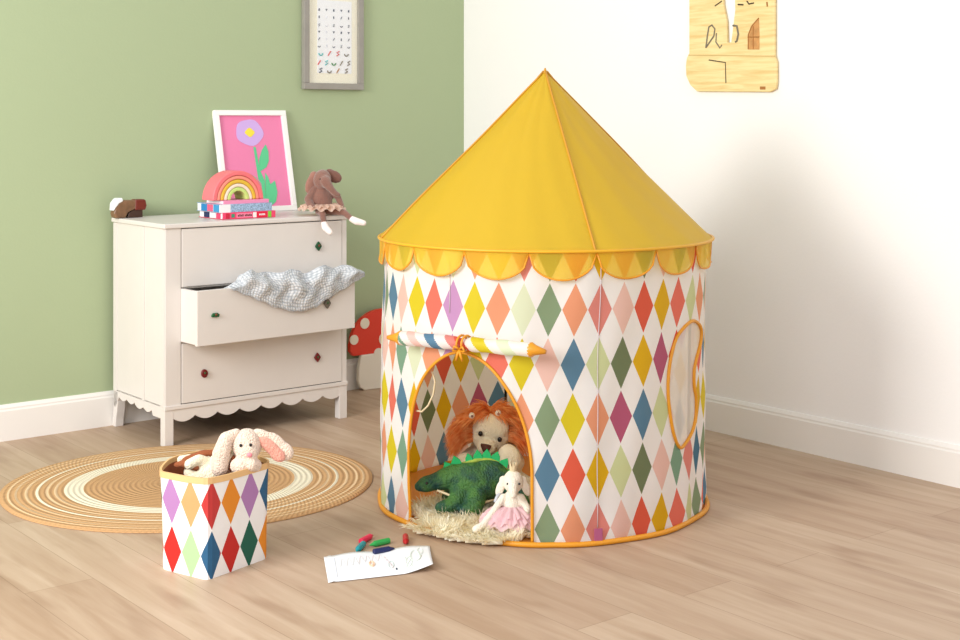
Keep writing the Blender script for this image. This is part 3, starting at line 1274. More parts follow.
BP = basket_outline()
BH = .262
bm = bmesh.new()
uvl = bm.loops.layers.uv.new('UVMap')
tint = bm.loops.layers.float_color.new('Tint')
arc = [0]
for i in range(len(BP)):
    arc.append(arc[-1] + (BP[(i + 1) % len(BP)] - BP[i]).length)
TOT = arc[-1]


def bpt(i, z):
    i %= len(BP)
    d = min(abs(arc[i] - .004), abs(TOT - arc[i] + .004))
    k = 1 - .10 * (z / BH) * math.exp(-(d / .045) ** 2)
    return BP[i] * bscale(z) * k

PB = .0695


def bscale(z):
    t = z / BH
    return .99 + .05 * t - .012 * math.sin(PI * t)


BCOL = {-2: ('V', 'R2'), -1: ('H', 'X2'), 0: ('R3', 'B2'), 1: ('O2', 'R2'), 2: ('V', 'G2'), 3: ('B2', 'O2'), 4: ('R3', 'X2'), -3: ('G2', 'R3'), -4: ('O2', 'V')}
PB2 = {'V': (172, 124, 176), 'H': (206, 158, 106), 'R3': (190, 58, 56), 'O2': (222, 136, 40), 'B2': (44, 92, 128), 'R2': (190, 42, 36), 'X2': (168, 208, 150), 'G2': (30, 92, 74)}
zr = [BH * j / 28 for j in range(29)]
# cell boundaries inside the height: rows end at v integers; fine strips keep the tint sharp
zr = sorted(set([round(z, 4) for z in zr] + [.059 + .067, .126 - .134 / 2 * 0]))
NB = len(BP)
for j in range(len(zr) - 1):
    for i in range(NB):
        q = []
        for (ii, jj) in ((i, j), (i + 1, j), (i + 1, j + 1), (i, j + 1)):
            p = bpt(ii, zr[jj])
            q.append(((p.x, p.y, zr[jj]), arc[ii], zr[jj]))
        f = bm.faces.new([bm.verts.new(c[0]) for c in q])
        am = (arc[i] + arc[i + 1]) / 2
        if am > TOT * .62:
            am -= TOT
            sh = -TOT
        else:
            sh = 0
        for l, c in zip(f.loops, q):
            u = (c[1] + sh - .012) / PB + .5 + 10
            v = (c[2] - .059) / .134 + .5
            l[uvl].uv = (u, v)
        f.loops[0][tint] = (0, 0, 0, 1)
        f.tag = True
# tint per face, faces straddling two columns are cut at the column line
cuts = []
for k in range(-12, 14):
    a_ = (k - .5) * PB + .012
    cuts.append(a_ % TOT)
bmesh.ops.remove_doubles(bm, verts=bm.verts, dist=1e-5)
for f in bm.faces:
    uc = sum(l[uvl].uv.x for l in f.loops) / 4
    vc = sum(l[uvl].uv.y for l in f.loops) / 4
    k = math.floor(uc) - 10
    rr = 0 if vc >= 1 else 1
    code = BCOL.get(k, BCOL.get(((k + 4) % 9) - 4))
    c = lin(PB2[code[rr]])
    for l in f.loops:
        l[tint] = c
o = obj('fabric_side', bm, M['basket_cloth'], basket, smooth=False)
bm = bmesh.new()
bot = [bm.verts.new((p.x * .96, p.y * .96, .003)) for p in BP]
bm.faces.new(bot)
obj('base', bm, mat('white_canvas_base', (236, 232, 226), .8), basket)
bm = bmesh.new()
li = []
for z in (.259, .2, .1, .006):
    li.append([bm.verts.new((bpt(i, z).x * .975, bpt(i, z).y * .975, z)) for i in range(NB)])
for A, B in zip(li, li[1:]):
    for i in range(NB):
        bm.faces.new((A[i], A[(i + 1) % NB], B[(i + 1) % NB], B[i]))
obj('lining', bm, mat('brown_lining', (150, 84, 52), .8), basket, smooth=True)
bm = bmesh.new()
rimA = [tuple(bpt(i, BH)) for i in range(NB)]
for zz0, zz1, r0_, r1_ in ((.249, .2655, 1.012, 1.012), (.2655, .2655, 1.012, .972), (.2655, .249, .972, .972), (.249, .249, .972, 1.012)):
    for i in range(NB):
        j = (i + 1) % NB
        bm.faces.new([bm.verts.new(c) for c in ((rimA[i][0] * r0_, rimA[i][1] * r0_, zz0), (rimA[j][0] * r0_, rimA[j][1] * r0_, zz0), (rimA[j][0] * r1_, rimA[j][1] * r1_, zz1), (rimA[i][0] * r1_, rimA[i][1] * r1_, zz1))])
bmesh.ops.remove_doubles(bm, verts=bm.verts, dist=1e-5)
obj('rim_binding', bm, mat('tan_binding', (226, 184, 128), .6), basket, smooth=False)

# bunny in the basket
bun = thing('plush_bunny', 'cream plush bunny with long floppy ears leaning out of the harlequin basket', 'soft toy', (-.656, 3.775, .232))
bun.scale = (1.17, 1.17, 1.17)
bm = bmesh.new()
ell(bm, (0.012, 0, .072), (.036, .036, .038))
ell(bm, (.018, -.022, .060), (.026, .024, .024))
ell(bm, (.022, -.034, .052), (.014, .012, .013))
ell(bm, (-.015, .02, -.0), (.035, .035, .055))
limb(bm, [(.0, .0, .02), (-.005, -.03, .03), (.006, -.042, .030)], [.022, .018, .017])
limb(bm, [(.02, .01, .02), (.035, -.02, .028), (.03, -.04, .034)], [.020, .016, .015])
plush('body', bm, M['bunny_plush'], bun, .0035, 4)
bm = bmesh.new()
limb(bm, [(-.012, -.006, .100), (-.034, -.016, .088), (-.044, -.024, .055), (-.046, -.03, .025)], [.012, .018, .022, .021])
plush('ear', bm, M['bunny_plush'], bun, .0035, 4)
bm = bmesh.new()
for (p, r, rot) in [((.048, .002, .094), (.026, .011, .013), (0, 22, 0)), ((.075, .004, .076), (.034, .011, .021), (0, 34, 0)), ((.098, .004, .055), (.026, .011, .022), (0, 34, 0))]:
    ell(bm, p, r, rot)
ear = plush('ear', bm, M['bunny_plush'], bun, .0035, 4)
bm = bmesh.new()
ell(bm, (.068, -.0065, .068), (.036, .008, .015), (0, 42, 0))
ell(bm, (.085, -.0065, .05), (.022, .008, .016), (0, 38, 0))
plush('inner_ear', bm, M['pink_plush'], ear, .003, 3)
for x, z, y in ((.004, .079, -.0375), (.027, .080, -.0375)):
    bm = bmesh.new()
    ell(bm, (x, y, z), (.0035, .003, .004))
    obj('eye', bm, M['black_gloss'], bun, smooth=True)
bm = bmesh.new()
ell(bm, (.026, -.0465, .059), (.0065, .004, .0055))
obj('nose', bm, M['pink_nose'], bun, smooth=True)

# second toy lying in the basket
pup = thing('plush_puppy', 'cream and brown plush puppy lying on its side inside the harlequin basket', 'soft toy', (-.745, 3.80, .235))
pup.scale = (1.1, 1.1, 1.1)
bm = bmesh.new()
ell(bm, (0, 0, .0), (.07, .05, .035))
ell(bm, (.04, -.015, .035), (.034, .03, .028), (0, 10, 0))
limb(bm, [(.03, -.02, .03), (.02, -.045, .042), (.028, -.058, .03)], [.016, .015, .012])
limb(bm, [(0, -.01, .02), (-.025, -.03, .038), (-.045, -.045, .03)], [.017, .014, .014])
limb(bm, [(-.02, .02, .02), (-.055, .01, .03), (-.075, 0, .03)], [.018, .013, .012])
plush('body', bm, M['cream_plush'], pup, .004, 4)
bm = bmesh.new()
limb(bm, [(.02, .0, .052), (-.02, -.01, .048), (-.06, -.02, .035)], [.007, .010, .009])
limb(bm, [(.06, -.01, .05), (.063, -.035, .04), (.058, -.045, .02)], [.006, .009, .008])
limb(bm, [(-.03, -.04, .02), (-.06, -.03, .028), (-.085, -.01, .02)], [.009, .010, .008])
plush('ear', bm, mat('rust_plush', (150, 84, 50), .9, bump=.5, bscale=200), pup, .004, 3)


# ------------------------------------------------------------------ drawing and crayons
def gp(px, py, z=0):
    """floor point seen at this place of the photograph"""
    y = (CAM_H - z) * FPX / (py - HORIZON)
    return Vector(((px - 480) / FPX * y, y, z))


ptl, ptr, pbr, pbl = gp(323.7, 558), gp(429.5, 546.6), gp(433, 571.5), gp(328.3, 583.6)
pc = (ptl + ptr + pbr + pbl) / 4
paper = thing('drawing_paper', 'long white sheet of paper with faint doodles on the floor', 'paper', (pc.x, pc.y, 0))


def paper_pt(u, v):
    """u left to right, v far to near"""
    a_ = ptl.lerp(ptr, u)
    b_ = pbl.lerp(pbr, u)
    p = a_.lerp(b_, v)
    z = .003 + .018 * max(0, u - .72) ** 1.3 / .19 * (v ** 1.5) + .005 * math.sin(u * 6) ** 2 * (1 - v)
    z += .002 * math.exp(-((u - .05) / .02) ** 2)
    return Vector((p.x - pc.x, p.y - pc.y, z))


bm = bmesh.new()
gr = [[bm.verts.new(paper_pt(i / 40, j / 12)) for j in range(13)] for i in range(41)]
for i in range(40):
    for j in range(12):
        bm.faces.new((gr[i][j], gr[i + 1][j], gr[i + 1][j + 1], gr[i][j + 1]))
o = obj('sheet', bm, M['paper_white'], paper, smooth=True)
o.modifiers.new('thickness', 'SOLIDIFY').thickness = .0008


def doodle(fn, n, m_, r=.0007, closed=False):
    bm = bmesh.new()
    tube(bm, [paper_pt(*fn(i / (n - 1))) + Vector((0, 0, .0008)) for i in range(n)], r, 4)
    obj('doodle', bm, m_, paper)


pale_g = mat('pale_green_crayon', (216, 226, 216), .8)
pale_b = mat('pale_blue_crayon', (216, 220, 228), .8)
pale_k = mat('pale_pink_crayon', (230, 218, 220), .8)
pale_y = mat('pale_grey_crayon', (222, 222, 222), .8)
doodle(lambda t: (.85 + .055 * math.cos(t * 12.6) * (1 - .3 * t), .42 + .22 * math.sin(t * 12.6)), 40, pale_g, .0009)
doodle(lambda t: (.78 + .03 * math.cos(t * 19), .62 + .2 * math.sin(t * 12.6)), 40, pale_g, .0008)
doodle(lambda t: (.9 + .025 * math.cos(t * 12), .25 + .14 * math.sin(t * 12)), 30, pale_g, .0008)
doodle(lambda t: (.12 + .2 * t, .35 + .15 * math.sin(t * 22)), 50, pale_y, .0008)
doodle(lambda t: (.3 + .25 * t, .3 + .12 * math.sin(t * 26 + 1)), 50, pale_k, .0007)
doodle(lambda t: (.55 + .08 * t, .25 + .5 * t + .06 * math.sin(t * 30)), 40, pale_k, .0008)
doodle(lambda t: (.61 + .025 * math.cos(t * 14), .62 + .13 * math.sin(t * 14)), 30, mat('green_grey_crayon', (180, 198, 192), .8), .0008)
doodle(lambda t: (.09, .12 + .75 * t), 12, pale_b, .0012)
doodle(lambda t: (.655 + .004 * math.cos(t * 9), .8 + .03 * math.sin(t * 9)), 10, M['ink_navy'], .0014)
doodle(lambda t: (.43 + .028 * math.cos(t * 20) * (1 - .6 * t), .5 + .12 * math.sin(t * 20) * (1 - .6 * t)), 40, mat('peach_crayon', (234, 200, 172), .8), .0015)

for (x0, y0, x1, y1, rgb, lab, both) in [
    (360.8, 541.5, 373.6, 534.5, (226, 44, 84), 'pink crayon on the floor, its end touching the teal crayon', 0),
    (363.5, 543.5, 355.4, 552, (24, 144, 152), 'teal crayon nearest the left edge of the small crayon cluster', 0),
    (389.2, 540.5, 369.6, 545, (44, 158, 76), 'bright green crayon lying above the navy crayon', 0),
    (373.6, 552, 394.6, 548, (24, 34, 84), 'dark navy crayon lying just above the white drawing paper', 0),
        (405.5, 536, 405.9, 544.5, (176, 26, 34), 'dark red crayon lying alone nearest the tent doorway', 0)]:
    rc = .0085
    a_, b_ = gp(x0, y0, rc), gp(x1, y1, rc)
    L = (b_ - a_).length
    L = min(max(L, .042), .07)
    dd = (b_ - a_).normalized()
    t = thing('crayon', lab, 'crayon', (a_.x, a_.y, 0), math.atan2(dd.y, dd.x), 'crayons scattered beside the drawing')
    mm = mat('wax_' + lab.split()[0] + '_' + lab.split()[1], rgb, .4)
    bm = bmesh.new()
    tube(bm, [(0, 0, rc), (.002, 0, rc), (L * .74, 0, rc)], [rc * .9, rc, rc], 16)
    obj('stick', bm, mm, t, smooth=False, bevel=.0006)
    bm = bmesh.new()
    tube(bm, [(L * .74, 0, rc), (L * .76, 0, rc), (L * .96, 0, rc * .92), (L, 0, rc * .9)], [rc * .9, rc * .8, rc * .3, rc * .12], 16)
    obj('tip', bm, mm, t, smooth=True)

# ------------------------------------------------------------------ chest of drawers
CO = Vector((-1.166, 5.07, 0))
chest = thing('chest_of_drawers', 'warm white chest of three drawers with scalloped apron, middle drawer open', 'chest of drawers', CO, ANG)
CW, CD, CT = .80, .445, .825


def chest_pt(x, y, z=0):
    return CO + XH * x + YH * y + Vector((0, 0, z))


bm = bmesh.new()
box(bm, -.008, CW + .008, -.012, CD + .008, CT - .018, CT)
obj('top_board', bm, M['chest'], chest, bevel=.004)
bm = bmesh.new()
box(bm, 0, .02, .002, CD, .142, CT - .018)
sp_ = obj('side_panel', bm, M['chest'], chest, bevel=.002)
bm = bmesh.new()
box(bm, -.003, .0, .17, .19, .145, CT - .02)
box(bm, -.003, .0, .003, .03, .145, CT - .02)
box(bm, -.003, .0, CD - .03, CD, .145, CT - .02)
obj('moulding', bm, M['chest'], sp_, bevel=.001)
bm = bmesh.new()
box(bm, CW - .02, CW, .002, CD, .142, CT - .018)
obj('side_panel', bm, M['chest'], chest, bevel=.002)
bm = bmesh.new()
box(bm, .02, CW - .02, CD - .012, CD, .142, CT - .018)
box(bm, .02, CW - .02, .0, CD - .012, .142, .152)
obj('back_panel', bm, M['inner_shade'], chest)
bm = bmesh.new()
box(bm, 0, .064, -.004, .02, .142, CT - .018)
obj('stile', bm, M['chest'], chest, bevel=.002)
bm = bmesh.new()
box(bm, CW - .023, CW, -.004, .02, .142, CT - .018)
obj('stile', bm, M['chest'], chest, bevel=.002)
for z0, z1 in ((.372, .378), (.585, .591)):
    bm = bmesh.new()
    box(bm, .064, CW - .023, .006, .03, z0 - .006, z1 + .006)
    obj('rail', bm, M['chest'], chest)
bm = bmesh.new()
box(bm, -.003, CW + .003, -.008, .018, .134, .150)
obj('base_moulding', bm, M['chest'], chest, bevel=.002)
# scalloped apron
pts = [(.02, .136), (.02, .085)]
nsc = 8
x0, x1 = .03, .78
for k in range(nsc):
    for i in range(9):
        t = i / 8
        pts.append((x0 + (x1 - x0) * (k + t) / nsc, .104 - .019 * math.sin(PI * t) ** .8))
pts += [(.785, .09), (.785, .136)]
bm = bmesh.new()
prism_xz(bm, pts, -.003, .013)
obj('apron', bm, M['chest'], chest, bevel=.001)
# side apron
for xs in (0, CW - .014):
    pts = [(.01, .15), (.01, .100), (.10, .100)]
    for k in range(4):
        for i in range(9):
            t = i / 8
            pts.append((.11 + .29 * (k + t) / 4, .118 - .012 * math.sin(PI * t) + (.006 if k > 1 else 0)))
    pts += [(CD - .02, .08), (CD, .08), (CD, .15)]
    bm = bmesh.new()
    a = [bm.verts.new((xs, p[0], p[1])) for p in pts]
    b = [bm.verts.new((xs + .014, p[0], p[1])) for p in pts]
    bm.faces.new(a)
    bm.faces.new(b[::-1])
    for i in range(len(pts)):
        bm.faces.new((a[i], b[i], b[(i + 1) % len(pts)], a[(i + 1) % len(pts)]))
    obj('apron', bm, M['chest'], chest, bevel=.001)
for (x, y) in ((-.002, -.004), (CW - .034, -.004)):
    bm = bmesh.new()
    box(bm, x, x + .036, y, y + .036, 0, .142)
    obj('leg', bm, M['chest'], chest, bevel=.002)
for x in (-.0, CW - .034):
    bm = bmesh.new()
    prof_ = [(.142, .0), (.10, .002), (.06, .010), (.03, .018), (0, .022)]
    vv = []
    for z, dy in prof_:
        wy = .036 - z * -.02
        vv.append([bm.verts.new((x + dx, CD - .036 + dy + ey, z)) for dx, ey in ((0, 0), (.034, 0), (.034, wy - .004), (0, wy - .004))])
    for A, B in zip(vv, vv[1:]):
        for i in range(4):
            bm.faces.new((A[i], A[(i + 1) % 4], B[(i + 1) % 4], B[i]))
    bm.faces.new(vv[0])
    bm.faces.new(vv[-1][::-1])
    obj('leg', bm, M['chest'], chest, bevel=.002)


def drawer(z0, z1, pull=0, skew=0):
    d = bpy.data.objects.new('drawer', None)
    COL.objects.link(d)
    d.parent = chest
    d.location = (.42, -.004 - pull, z0)
    d.rotation_euler = (0, 0, skew)
    h = z1 - z0
    bm = bmesh.new()
    box(bm, -.353, .355, -.002, .016, 0, h)
    if pull:
        for s in (-1, 1):
            box(bm, s * .344 - .008, s * .344 + .008, .014, .40, .004, h - .002)
        box(bm, -.335, .335, .39, .40, .02, h - .015)
        box(bm, -.335, .335, .016, .40, .02, .028)
    obj('drawer_box', bm, M['chest'], d, bevel=.0015)
    return d


def knob(d, x, z, kind, rgb, r=.016):
    bm = bmesh.new()
    if kind == 'diamond':
        P = [(r * .8 * abs(math.cos(q)) ** .8 * (1 if math.cos(q) > 0 else -1), r * 1.15 * abs(math.sin(q)) ** .8 * (1 if math.sin(q) > 0 else -1)) for q in [2 * PI * i / 4 for i in range(4)]]
        P = [(r * .85, 0), (r * .5, r * .55), (0, r * 1.15), (-r * .5, r * .55), (-r * .85, 0), (-r * .5, -r * .55), (0, -r * 1.15), (r * .5, -r * .55)]
        P = [(a_ * 1.05, b_ * 1.05) for a_, b_ in P]
    elif kind == 'round':
        P = [(r * .8 * math.cos(2 * PI * i / 20), r * math.sin(2 * PI * i / 20)) for i in range(20)]
    else:
        P = [(-r, -r * .4), (r * .8, -r * .45), (r, r * .1), (r * .5, r * .5), (-r * .6, r * .5), (-r, r * .05)]
    prism_xz(bm, [(x + p, z + q) for p, q in P], -.012, -.002)
    k_ = obj('knob', bm, mat('knob_' + kind + str(int(x * 100)), rgb, .3), d, bevel=.002)
    k_['label'] = {'diamond': 'diamond-shaped knob', 'round': 'round dark red knob'}.get(kind, 'flat green knob')
    bm = bmesh.new()
    ell(bm, (x, -.0125, z + r * .15), (r * .3, .003, r * .3), seg=10)
    obj('knob_centre', bm, mat('knob_dot' + str(int(x * 100)) + kind, (120, 60, 36) if rgb[1] > rgb[0] else (60, 90, 50), .3), k_, smooth=True)


d1 = drawer(.587, .8035)
knob(d1, .661 - .42, .706 - .587, 'diamond', (18, 78, 44))
d2 = drawer(.380, .583, .108, R(2.0))
knob(d2, .14 - .42, .49 - .380, 'oval', (24, 92, 52))
knob(d2, .638 - .42, .49 - .380, 'diamond', (104, 96, 84), .018)
d3 = drawer(.153, .375)
knob(d3, .157 - .42, .256 - .153, 'round', (112, 26, 28))
knob(d3, .656 - .42, .262 - .153, 'diamond', (120, 34, 34))

# ------------------------------------------------------------------ knitted blanket over the open drawer
blanket = thing('knitted_blanket', 'chunky light grey knitted blanket hanging over the open middle drawer', 'blanket', chest_pt(.5, -.105, .0), ANG + R(2))
bm = bmesh.new()
uvl = bm.loops.layers.uv.new('UVMap')
TOPZ = .583
NXb, NYb = 110, 40
lower = [(-.292, -.006), (-.23, -.03), (-.17, -.058), (-.10, -.088), (-.03, -.108), (.02, -.112), (.07, -.103), (.13, -.075), (.20, -.045), (.27, -.015), (.31, .0)]
upper = [(-.292, .004), (-.255, .022), (-.235, .048), (-.19, .062), (-.15, .050), (-.09, .042), (-.03, .050), (.02, .042), (.06, .032), (.10, .052), (.14, .056), (.18, .042), (.24, .050), (.31, .026)]


def interp(P, x):
    if x <= P[0][0]:
        return P[0][1]
    for (a_, b_), (c_, d_) in zip(P, P[1:]):
        if x <= c_:
            t = (x - a_) / (c_ - a_)
            t = t * t * (3 - 2 * t)
            return b_ + (d_ - b_) * t
    return P[-1][1]


gr = []
for i in range(NXb + 1):
    u = i / NXb
    x = -.292 + .602 * u
    lo, up_ = interp(lower, x), interp(upper, x)
    colv = []
    for j in range(NYb + 1):
        v = j / NYb
        if v < .32:           # inside the drawer, rising to the crest
            t = v / .32
            y = .085 - .07 * t
            z = TOPZ - .03 + (up_ + .03) * math.sin(t * PI / 2)
        else:
            t = (v - .32) / .68
            y = .015 - .040 * math.sin(min(1, t * 2.2) * PI / 2)
            z = TOPZ + up_ + (lo - up_) * (t ** 1.12)
        env = math.sin(PI * min(1, max(0, v))) * min(1, min(u, 1 - u) * 8)
        fold = .013 * math.sin(x * 42 + z * 26) + .007 * math.sin(x * 77 - z * 40)
        y -= (.010 + fold) * env
        y = min(y, -.018) if (z < TOPZ + .004 and v > .32) else y
        z += .004 * math.sin(x * 60 + v * 5) * env
        xx = x + .012 * math.sin(z * 60 + x * 9) * env
        colv.append((bm.verts.new((xx, y, z)), u * 54, v * 20))
    gr.append(colv)
for i in range(NXb):
    for j in range(NYb):
        q = (gr[i][j], gr[i + 1][j], gr[i + 1][j + 1], gr[i][j + 1])
        f = bm.faces.new([c[0] for c in q])
        for l, c in zip(f.loops, q):
            l[uvl].uv = (c[1], c[2])
o = obj('knit', bm, M['knit'], blanket, smooth=True)
o.modifiers.new('thickness', 'SOLIDIFY').thickness = .006

# ------------------------------------------------------------------ things on the chest
# books
bk = Vector(chest_pt(.269, .056, 0))


def book(name, label, w_, d_, z0, h, rot, dx, dy, covers, pages=False, extra=None):
    t = thing(name, label, 'book', (bk.x + dx, bk.y + dy, z0), rot, 'books stacked under the toy rainbow')
    bm = bmesh.new()
    box(bm, 0, w_, 0, d_, 0, .002)
    box(bm, 0, w_, 0, d_, h - .002, h)
    box(bm, 0, w_, -.001, .001, 0, h)
    obj('cover', bm, covers[0], t, bevel=.0008)
    bm = bmesh.new()
    box(bm, .003, w_ - .003, .001, d_ - .003, .002, h - .002)
    obj('pages', bm, covers[1], t)
    return t


spine_rot = ANG
W_ = .220
cx0 = 0
b1 = book('book', 'pink and red book at the bottom of the stack under the rainbow', W_ + .014, .195, CT + .001, .026, spine_rot, 0, 0, (mat('pink_cover', (234, 70, 110), .4), M['paper_white']))
for (x0_, x1_, z0_, z1_, rgb) in [(.014, .030, .003, .023, (196, 32, 60)), (.038, .052, .006, .020, (60, 140, 110)), (.06, .13, .004, .022, (240, 130, 160)), (.133, .148, .003, .023, (248, 236, 232)), (.15, .195, .002, .024, (222, 24, 60)), (.20, .2145, .001, .025, (120, 200, 60))]:
    bm = bmesh.new()
    box(bm, x0_, x1_, -.0018, -.001, z0_, z1_)
    obj('spine_label', bm, mat('spine_%d' % int(x0_ * 1000), rgb, .5), b1)
# little printed words on the spine
for k in range(9):
    bm = bmesh.new()
    xx = .066 + k * .0066 + (.004 if k > 3 else 0)
    box(bm, xx, xx + .0042, -.0024, -.0018, .009, .0175 if k % 2 else .0155)
    obj('spine_letter', bm, M['ink_dark'], b1)
for k in range(5):
    bm = bmesh.new()
    xx = .160 + k * .0056
    box(bm, xx, xx + .0036, -.0024, -.0018, .010, .0165)
    obj('spine_letter', bm, M['paper_white'], b1)
bluespeck = mat('speckled_blue_cover', (150, 176, 204), .6, vary=.45, vscale=170)
b2 = book('book', 'speckled pale blue book in the middle of the stack under the rainbow', W_ + .010, .19, CT + .027, .032, spine_rot, -.01, -.004, (bluespeck, M['paper_white']))
bm = bmesh.new()
box(bm, -.001, .046, -.0018, -.001, .0, .032)
obj('spine_label', bm, M['paper_white'], b2)
b3 = book('book', 'thin pink book directly under the toy rainbow', W_ - .015, .135, CT + .059, .014, spine_rot + R(2), .002, .006, (mat('rose_cover', (240, 150, 190), .4), M['paper_white']))
# coloured fore-edge decorations on the left ends
for (b_, hh, cols) in ((b1, .026, [(.02, .05, (230, 70, 110)), (.06, .10, (240, 240, 240)), (.11, .15, (40, 50, 90))]), (b2, .032, [(.01, .05, (60, 150, 200)), (.06, .10, (232, 96, 130)), (.10, .15, (40, 130, 190))])):
    for (y0_, y1_, rgb) in cols:
        bm = bmesh.new()
        box(bm, -.001, .0035, y0_, y1_, .003, hh - .003)
        obj('patterned_end', bm, mat('end_%d_%d' % (rgb[0], int(y0_ * 100)), rgb, .5), b_)

# rainbow stacker: nested arches
rb_c = chest_pt(.352, .125, 0)
rainbow = thing('toy_rainbow', 'nested toy rainbow of pink, yellow, cream and lime arches on the books', 'toy', (rb_c.x, rb_c.y, CT + .0735), ANG + R(2))
rainbow.scale = (1.32, 1.45, 1.32)
bands_ = [(.086, .072, (240, 120, 126)), (.071, .061, (246, 150, 130)), (.060, .049, (228, 188, 62)), (.048, .038, (246, 226, 206)), (.037, .026, (200, 226, 130))]
for (ro, ri, rgb) in bands_:
    bm = bmesh.new()
    P = [(ro * math.cos(PI * i / 32), ro * math.sin(PI * i / 32)) for i in range(33)] + [(ri * math.cos(PI * i / 32), ri * math.sin(PI * i / 32)) for i in range(32, -1, -1)]
    n = len(P)
    a = [bm.verts.new((p[0], -.03, p[1])) for p in P]
    b = [bm.verts.new((p[0], .03, p[1])) for p in P]
    for i in range(n):
        bm.faces.new((a[i], b[i], b[(i + 1) % n], a[(i + 1) % n]))
    for i in range(32):
        bm.faces.new((a[i], a[i + 1], a[n - 2 - i], a[n - 1 - i]))
        bm.faces.new((b[i + 1], b[i], b[n - 1 - i], b[n - 2 - i]))
    obj('arch', bm, mat('arch_%d' % int(ro * 1000), rgb, .45), rainbow, bevel=.003)

# leaning picture frame with flower print
FW, FH, FT = .345, .437, .022
frp = Vector((-.779, 5.856, 0))
picture = thing('picture_frame', 'white framed pink flower print leaning against the green wall on the chest', 'picture frame', (frp.x, frp.y, CT + .001), ANG)
lean = math.asin(.098 / FH)
leanM = Matrix.Rotation(-lean, 4, 'X')


def leaned(bm):
    bmesh.ops.transform(bm, matrix=leanM, verts=bm.verts)
    return bm


# local x from -FW to 0 (right edge at origin)
bm = bmesh.new()
fb = .022
box(bm, -FW, 0, 0, FT, 0, fb)
box(bm, -FW, 0, 0, FT, FH - fb, FH)
box(bm, -FW, -FW + fb, 0, FT, fb, FH - fb)
box(bm, -fb, 0, 0, FT, fb, FH - fb)
obj('frame', leaned(bm), M['frame_white'], picture, bevel=.0015)
bm = bmesh.new()
box(bm, -FW + fb, -fb, .012, .016, fb, FH - fb)
pr = obj('print', leaned(bm), M['print_pink'], picture)
bm = bmesh.new()
box(bm, -FW + .01, -.01, FT - .001, FT + .002, .01, FH - .01)
obj('backing', leaned(bm), M['board_back'], picture)


def flat(name, P, m_, y=.0115, th=.0012):
    bm = bmesh.new()
    vs = prism_xz(bm, [(-FW + fb + p[0] * (FW - 2 * fb), fb + p[1] * (FH - 2 * fb)) for p in P], y - th, y + .001)
    leaned(bm)
    return obj(name, bm, m_, pr)


fc = (.465, .815)
flat('flower_head', [(fc[0] + .215 * (1 + .035 * math.cos(5 * q + .6)) * math.cos(q), fc[1] + .145 * (1 + .035 * math.cos(5 * q + .6)) * math.sin(q)) for q in [2 * PI * i / 50 for i in range(50)]], M['print_lilac'])
flat('flower_centre', [(fc[0] + .07 * (1 + .1 * math.cos(4 * q)) * math.cos(q), fc[1] + .046 * (1 + .1 * math.cos(4 * q)) * math.sin(q)) for q in [2 * PI * i / 24 for i in range(24)]], M['print_yellow'], y=.010)
flat('stem', [(.50, .655), (.535, .655), (.56, .4), (.62, .28), (.60, .02), (.56, .02), (.56, .25), (.52, .3)], M['print_green'])
flat('leaf', [(.55, .38), (.57, .52), (.63, .62), (.70, .68), (.73, .60), (.72, .50), (.67, .43)], M['print_green'], y=.0112)
flat('leaf', [(.54, .24), (.48, .32), (.38, .37), (.25, .34), (.22, .28), (.36, .27), (.48, .20)], M['print_green'], y=.0112)
flat('leaf', [(.60, .02), (.62, .20), (.64, .37), (.68, .32), (.70, .24), (.78, .28), (.80, .15), (.76, .05), (.68, .01)], M['print_green'], y=.0112)

# brown ballet elephant sitting on the chest corner
doll_c = chest_pt(.712, .045, 0)
doll = thing('plush_elephant', 'brown plush elephant in a peach tutu sitting on the chest corner', 'soft toy', (doll_c.x, doll_c.y, CT + .001), ANG - R(22))
doll.scale = (1.15, 1.15, 1.17)
bm = bmesh.new()
ell(bm, (0, 0, .05), (.038, .034, .048))
ell(bm, (.0, -.008, .122), (.032, .030, .036), (0, 12, 0))
limb(bm, [(.006, -.034, .118), (.020, -.046, .096), (.038, -.05, .076), (.05, -.05, .07)], [.020, .014, .0105, .009])
limb(bm, [(-.032, -.005, .085), (-.052, -.016, .055), (-.042, -.035, .028)], [.014, .013, .014])
limb(bm, [(.032, -.005, .085), (.056, -.012, .06), (.066, -.022, .03)], [.013, .012, .011])
limb(bm, [(-.014, -.02, .014), (-.010, -.066, .010), (-.006, -.076, -.024)], [.014, .0115, .010])
limb(bm, [(.02, -.02, .014), (.070, -.05, .010), (.094, -.062, -.012)], [.014, .0115, .010])
plush('body', bm, M['brown_plush'], doll, .0035, 4)
for s in (-1, 1):
    bm = bmesh.new()
    if s < 0:
        ell(bm, (-.040, -.004, .108), (.020, .008, .036), (0, 22, 20))
        ell(bm, (-.028, .0, .134), (.016, .01, .018))
    else:
        ell(bm, (.042, .0, .132), (.032, .009, .022), (0, 24, -10))
        ell(bm, (.028, .002, .142), (.018, .011, .018))
    plush('ear', bm, mat('brown_velour_ear%d' % s, (120, 78, 64) if s > 0 else (160, 112, 96), .9, bump=.4, bscale=160, sheen=.4), doll, .0035, 3)
bm = bmesh.new()
tutu(bm, (0, -.002, .02), .034, .084, .014, .0, .005, 15, jag=.03)
tutu(bm, (0, -.002, .02), .034, .076, .018, .008, .006, 18, ph=1.5, jag=.03)
obj('tutu', bm, M['tulle_peach'], doll, smooth=True)
for (p0_, p1_, p2_) in (((-.006, -.076, -.024), (-.002, -.082, -.038), (.012, -.094, -.054)), ((.094, -.062, -.012), (.110, -.07, -.020), (.134, -.078, -.026))):
    bm = bmesh.new()
    limb(bm, [p0_, p1_, p2_], [.011, .013, .010])
    plush('ballet_shoe', bm, M['satin_white'], doll, .003, 3)
